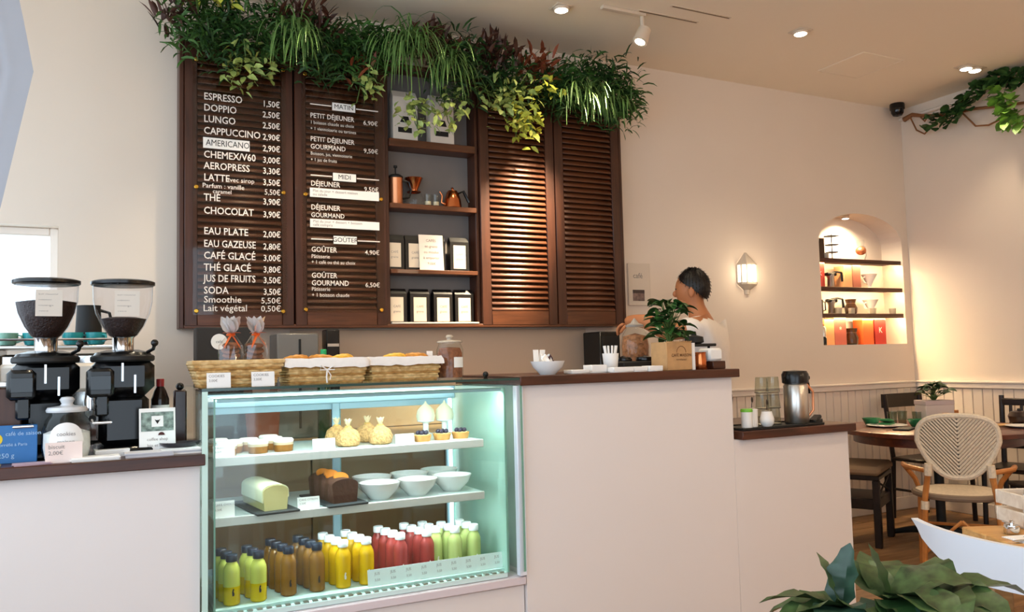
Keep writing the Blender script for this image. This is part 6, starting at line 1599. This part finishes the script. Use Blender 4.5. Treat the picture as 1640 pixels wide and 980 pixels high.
for sx in (-1, 1):
    q = MB(); q.tube([(sx * 0.20, -0.23, 0.0), (sx * 0.175, -0.21, 0.45), (sx * 0.155, -0.228, 0.58)], 0.016, 8); q.build('back_leg', M_rattan, ra)
    q = MB(); q.tube([(sx * 0.155, -0.228, 0.575), (sx * 0.15, -0.232, 0.64)], 0.021, 8); q.build('leg_wrap', M_weave, ra)
    q = MB(); q.tube([(sx * 0.176, -0.212, 0.43), (sx * 0.178, -0.214, 0.385)], 0.021, 8); q.build('leg_wrap', M_weave, ra)
    q = MB(); q.tube([(sx * 0.21, 0.20, 0.0), (sx * 0.20, 0.18, 0.44)], 0.016, 8); q.build('front_leg', M_rattan, ra)
    q = MB(); q.tube([(sx * 0.165, -0.222, 0.60), (sx * 0.265, -0.10, 0.605), (sx * 0.285, 0.06, 0.60), (sx * 0.265, 0.15, 0.56), (sx * 0.225, 0.175, 0.50), (sx * 0.205, 0.18, 0.44)], 0.014, 8); q.build('arm', M_rattan, ra)
    q = MB(); q.tube([(sx * 0.19, -0.21, 0.20), (sx * 0.20, 0.0, 0.12), (sx * 0.205, 0.19, 0.20)], 0.010, 7); q.build('side_brace', M_rattan, ra)
    q = MB(); q.tube([(sx * 0.195, -0.21, 0.14), (0, -0.21, 0.33)], 0.009, 6); q.build('back_brace', M_rattan, ra)
q = MB(); q.tube([(-0.2, 0.18, 0.24), (0.2, 0.18, 0.24)], 0.010, 6); q.build('stretcher', M_rattan, ra)

# ------------------------------------------------------------------ near table with white chair
NT = (2.455, 1.187)
t = thing('oak_table', 'light oak table set with cutlery, near the right edge', 'table', (NT[0], NT[1], 0), -0.45)
M_oak = wood('light_oak', '#b98345', '#d9a866', 0.45, 3, (1, 9, 9))
for k in range(5): MB().box(-0.35, 0.35, -0.30 + 0.12 * k + 0.001, -0.30 + 0.12 * (k + 1) - 0.001, 0.72, 0.75, 0.003).build('plank', M_oak, t)
MB().box(-0.31, 0.31, -0.26, 0.26, 0.66, 0.719, 0.004).build('apron', wood('oak_apron', '#8a6238', '#a87c4c', 0.5), t)
for sx in (-1, 1):
    for sy in (-1, 1): MB().box(sx * 0.29 - 0.03, sx * 0.29 + 0.03, sy * 0.24 - 0.03, sy * 0.24 + 0.03, 0, 0.66, 0.005).build('leg', wood('oak_apron', '', ''), t)
t = thing('condiment_crate', 'small whitewashed slatted crate on the oak table', 'crate', (2.49, 1.49, 0.7505), -0.45)
M_ww = wood('whitewashed_pine', '#d8c4ae', '#eadbc8', 0.7, 4, (1, 8, 8))
for k in range(2):
    for sy in (-1, 1): MB().box(-0.11, 0.11, sy * 0.065 - 0.004, sy * 0.065 + 0.004, 0.006 + 0.05 * k, 0.046 + 0.05 * k, 0.002).build('slat', M_ww, t)
    for sx in (-1, 1): MB().box(sx * 0.106 - 0.004, sx * 0.106 + 0.004, -0.06, 0.06, 0.006 + 0.05 * k, 0.046 + 0.05 * k, 0.002).build('slat', M_ww, t)
MB().box(-0.10, 0.10, -0.06, 0.06, 0, 0.006).build('bottom', M_ww, t, 0)
for x, y, lab, m in ((-0.06, -0.02, 'left', M_china), (0.0, 0.02, 'middle', M_steel), (0.06, -0.02, 'right', M_china)):
    pp = Matrix.Rotation(-0.45, 4, 'Z') @ Vector((x, y, 0))
    s = thing('shaker', '%s shaker standing in the whitewashed crate' % lab, 'shaker', (2.49 + pp.x, 1.49 + pp.y, 0.7566), 0, 'shakers in the crate')
    MB().lathe([(0.02, 0), (0.022, 0.004), (0.019, 0.085), (0.001, 0.09)], 16).build('body', m, s); MB().lathe([(0.017, 0.0865), (0.016, 0.10), (0.008, 0.108), (0.001, 0.11)], 14).build('cap', M_steel, s)
t = thing('paper_napkin', 'white paper napkin under the cutlery on the oak table', 'napkin', (2.31, 1.36, 0.7505), -0.3); MB().box(-0.11, 0.11, -0.07, 0.07, 0, 0.002).build('sheet', M_paper, t, 0); MB().box(-0.105, 0.0, -0.065, 0.065, 0.002, 0.004).build('fold', M_paper, t, 0)
def cutlery(name, label, x, y, rz, head):
    t = thing(name, label, 'cutlery', (x, y, 0.7548), rz, 'cutlery on the oak table')
    MB().box(-0.09, 0.03, -0.006, 0.006, 0, 0.003, 0.001).build('handle', M_chrome, t)
    if head == 'spoon': q = MB(); q.ell((0.055, 0, 0.0025), (0.028, 0.015, 0.0025), 14, 6); q.build('bowl', M_chrome, t)
    elif head == 'fork':
        MB().box(0.03, 0.05, -0.011, 0.011, 0, 0.003, 0.001).build('head', M_chrome, t)
        for k in range(4): MB().box(0.05, 0.085, -0.011 + 0.0064 * k, -0.0085 + 0.0064 * k, 0, 0.0025).build('tine', M_chrome, t, 0)
    else: MB().box(0.03, 0.12, -0.008, 0.007, 0, 0.0025, 0.001).build('blade', M_chrome, t)
cutlery('fork', 'steel fork on the paper napkin', 2.29, 1.34, -0.5, 'fork'); cutlery('knife', 'steel knife on the paper napkin', 2.33, 1.37, -0.5, 'knife'); cutlery('spoon', 'small spoon on the paper napkin', 2.27, 1.38, -0.2, 'spoon')
t = thing('glass_lid_pot', 'little steel pot on the near oak table', 'pot', (2.29, 1.47, 0.7505)); MB().lathe([(0.018, 0), (0.022, 0.006), (0.02, 0.025), (0.001, 0.03)], 16).build('body', M_chrome, t); MB().lathe([(0.006, 0.028), (0.007, 0.036), (0.001, 0.038)], 10).build('knob', M_chrome, t)

# white chair: curved back band, its back towards the camera
wc = thing('white_chair', 'white curved-back plastic chair in the right foreground', 'chair', (1.80, 1.09, 0), 0.0)
M_wp = mat('white_moulded_plastic', '#e2e4ea', 0.35, spec=0.5)
cen = Vector((1.80, 1.09)); vs = []; fs = []; n = 22; th = 0.014
ang0 = math.radians(152); ang1 = math.radians(290)
for k in range(n + 1):
    a = ang0 + (ang1 - ang0) * k / n; u = k / n
    zt = 0.912 - 0.045 * u
    zb = zt - (0.042 + 0.05 * min(1, u / 0.2))
    R = 0.255
    for rr, z in ((R, zb), (R + 0.008, (zt + zb) / 2), (R + 0.02, zt), (R + 0.02 - th, zt), (R + 0.008 - th, (zt + zb) / 2), (R - th, zb)):
        vs.append((cen.x + rr * math.cos(a) - 1.80, cen.y + rr * math.sin(a) - 1.09, z))
for k in range(n):
    for j in range(6): fs.append((k * 6 + j, (k + 1) * 6 + j, (k + 1) * 6 + (j + 1) % 6, k * 6 + (j + 1) % 6))
fs += [tuple(range(6)), tuple(n * 6 + j for j in range(6))]
q = MB(); q.add(vs, fs); q.build('back_band', M_wp, wc, 50)
q = MB(); q.prism([(cen.x - 1.80 + 0.225 * math.cos(a), cen.y - 1.09 + 0.225 * math.sin(a)) for a in [2 * PI * k / 28 for k in range(28)]], 0.43, 0.455); q.build('seat', M_wp, wc, 30)
for a in (150, 240, 330, 60):
    a = math.radians(a); q = MB(); bx_, by_ = cen.x - 1.80, cen.y - 1.09
    q.tube([(bx_ + 0.25 * math.cos(a), by_ + 0.25 * math.sin(a), 0), (bx_ + 0.19 * math.cos(a), by_ + 0.19 * math.sin(a), 0.43)], [0.011, 0.016], 8); q.build('leg', M_wp, wc)
for a in (170, 250):
    a = math.radians(a); q = MB(); q.tube([(bx_ + 0.21 * math.cos(a), by_ + 0.21 * math.sin(a), 0.44), (bx_ + 0.252 * math.cos(a), by_ + 0.252 * math.sin(a), 0.83)], 0.013, 8); q.build('back_support', M_wp, wc)

# ------------------------------------------------------------------ foreground plant
fp = thing('foreground_plant', 'large speckled green leafy plant at the bottom of the picture', 'plant', (1.14, 0.985, 0))
M_big = mat('speckled_leaf', '#40552f', 0.4, var=0.6, vscale=45)
M_big2 = mat('bluish_leaf', '#2c4636', 0.35, var=0.25, vscale=30)
MB().lathe([(0.11, 0), (0.12, 0.01), (0.15, 0.30), (0.155, 0.32), (0.145, 0.32), (0.135, 0.28)], 32, cap=False).build('pot', M_china, fp)
MB().lathe([(0.10, 0.0), (0.136, 0.28), (0.001, 0.29)], 28).build('soil', mat('potting_soil', '#2a1c14', 0.9, var=0.3, vscale=60), fp)
q = MB(); r = random.Random(5)
crown = [(0.035, -0.015, 0.855), (-0.035, 0.02, 0.845), (0.10, -0.045, 0.845)]
for c in crown:
    q.tube([(c[0] * .2, c[1] * .2, 0.28), (c[0] * .6, c[1] * .6, 0.5), c], [0.012, 0.010, 0.008], 7)
q.build('stems', M_stem, fp)
rt2 = Vector((_rt.x, _rt.y, 0)).normalized(); fw2 = Vector((_fw.x, _fw.y, 0)).normalized()
# (crown index, sideways, toward camera(-)/away(+), up, length, width, droop, material)
LV = [(1, 0.22, 0.15, 1.0, .135, .058, .25, M_big2), (1, -0.25, 0.25, 1.0, .12, .05, .5, M_big), (1, -1.0, 0.3, .45, .17, .075, .9, M_big), (1, -1.0, -.35, .35, .20, .08, 1.1, M_big), (1, -.45, -1.0, .45, .17, .09, 1.1, M_big2),
      (0, .9, -.1, .8, .19, .09, 1.3, M_big), (2, .15, .5, .5, .20, .11, 1.4, M_big), (2, 1.0, .0, .75, .24, .085, 1.5, M_big), (2, .6, -.9, .7, .17, .11, 1.4, M_big), (0, .35, -1.0, .7, .20, .10, 1.5, M_big),
      (0, .1, -.7, .3, .18, .10, 1.3, mat('deep_leaf', '#24421d')), (2, .9, -.6, .25, .20, .09, 1.2, M_big), (2, .2, -1, .1, .18, .10, 1.0, M_big), (0, -.3, .8, .7, .17, .08, 1.0, M_big), (1, -.2, -1, -.1, .17, .09, .8, M_big2),
      (0, .8, .7, .5, .20, .09, 1.2, M_big), (2, 1.0, .4, .1, .20, .09, .9, M_big), (1, -.9, .8, .2, .18, .08, 1.0, M_big), (0, 0, -1, 0, .18, .1, .8, mat('deep_leaf', '#24421d')), (2, .7, -1, -.1, .2, .1, .8, M_big), (0, -.2, .2, 1.0, .12, .05, .3, mat('deep_leaf', '#24421d')), (0, .5, -.8, .5, .21, .11, 1.6, M_big), (2, -.2, -.8, .6, .2, .11, 1.5, M_big), (1, .4, -.9, .4, .18, .1, 1.3, M_big), (0, -.4, -.9, .1, .18, .1, .9, M_big2), (2, .5, -.7, .2, .2, .1, 1.0, mat('deep_leaf', '#24421d')), (1, -.7, -.7, .1, .2, .09, .9, M_big), (0, .2, .6, .6, .2, .1, 1.4, M_big)]
for li, (ci, sd, aw, up_, L, Wd, dr, m) in enumerate(LV):
    d = rt2 * sd + fw2 * aw + Vector((0, 0, up_))
    l = MB(); l.leaf(crown[ci], d, L * 0.80, Wd * 0.92, dr, 9, 0.5 if li == 0 else 0.22, 1, r.uniform(-.25, .25), 0.3 if li == 0 else 0.12); l.build('leaf', m, fp, 60, False)
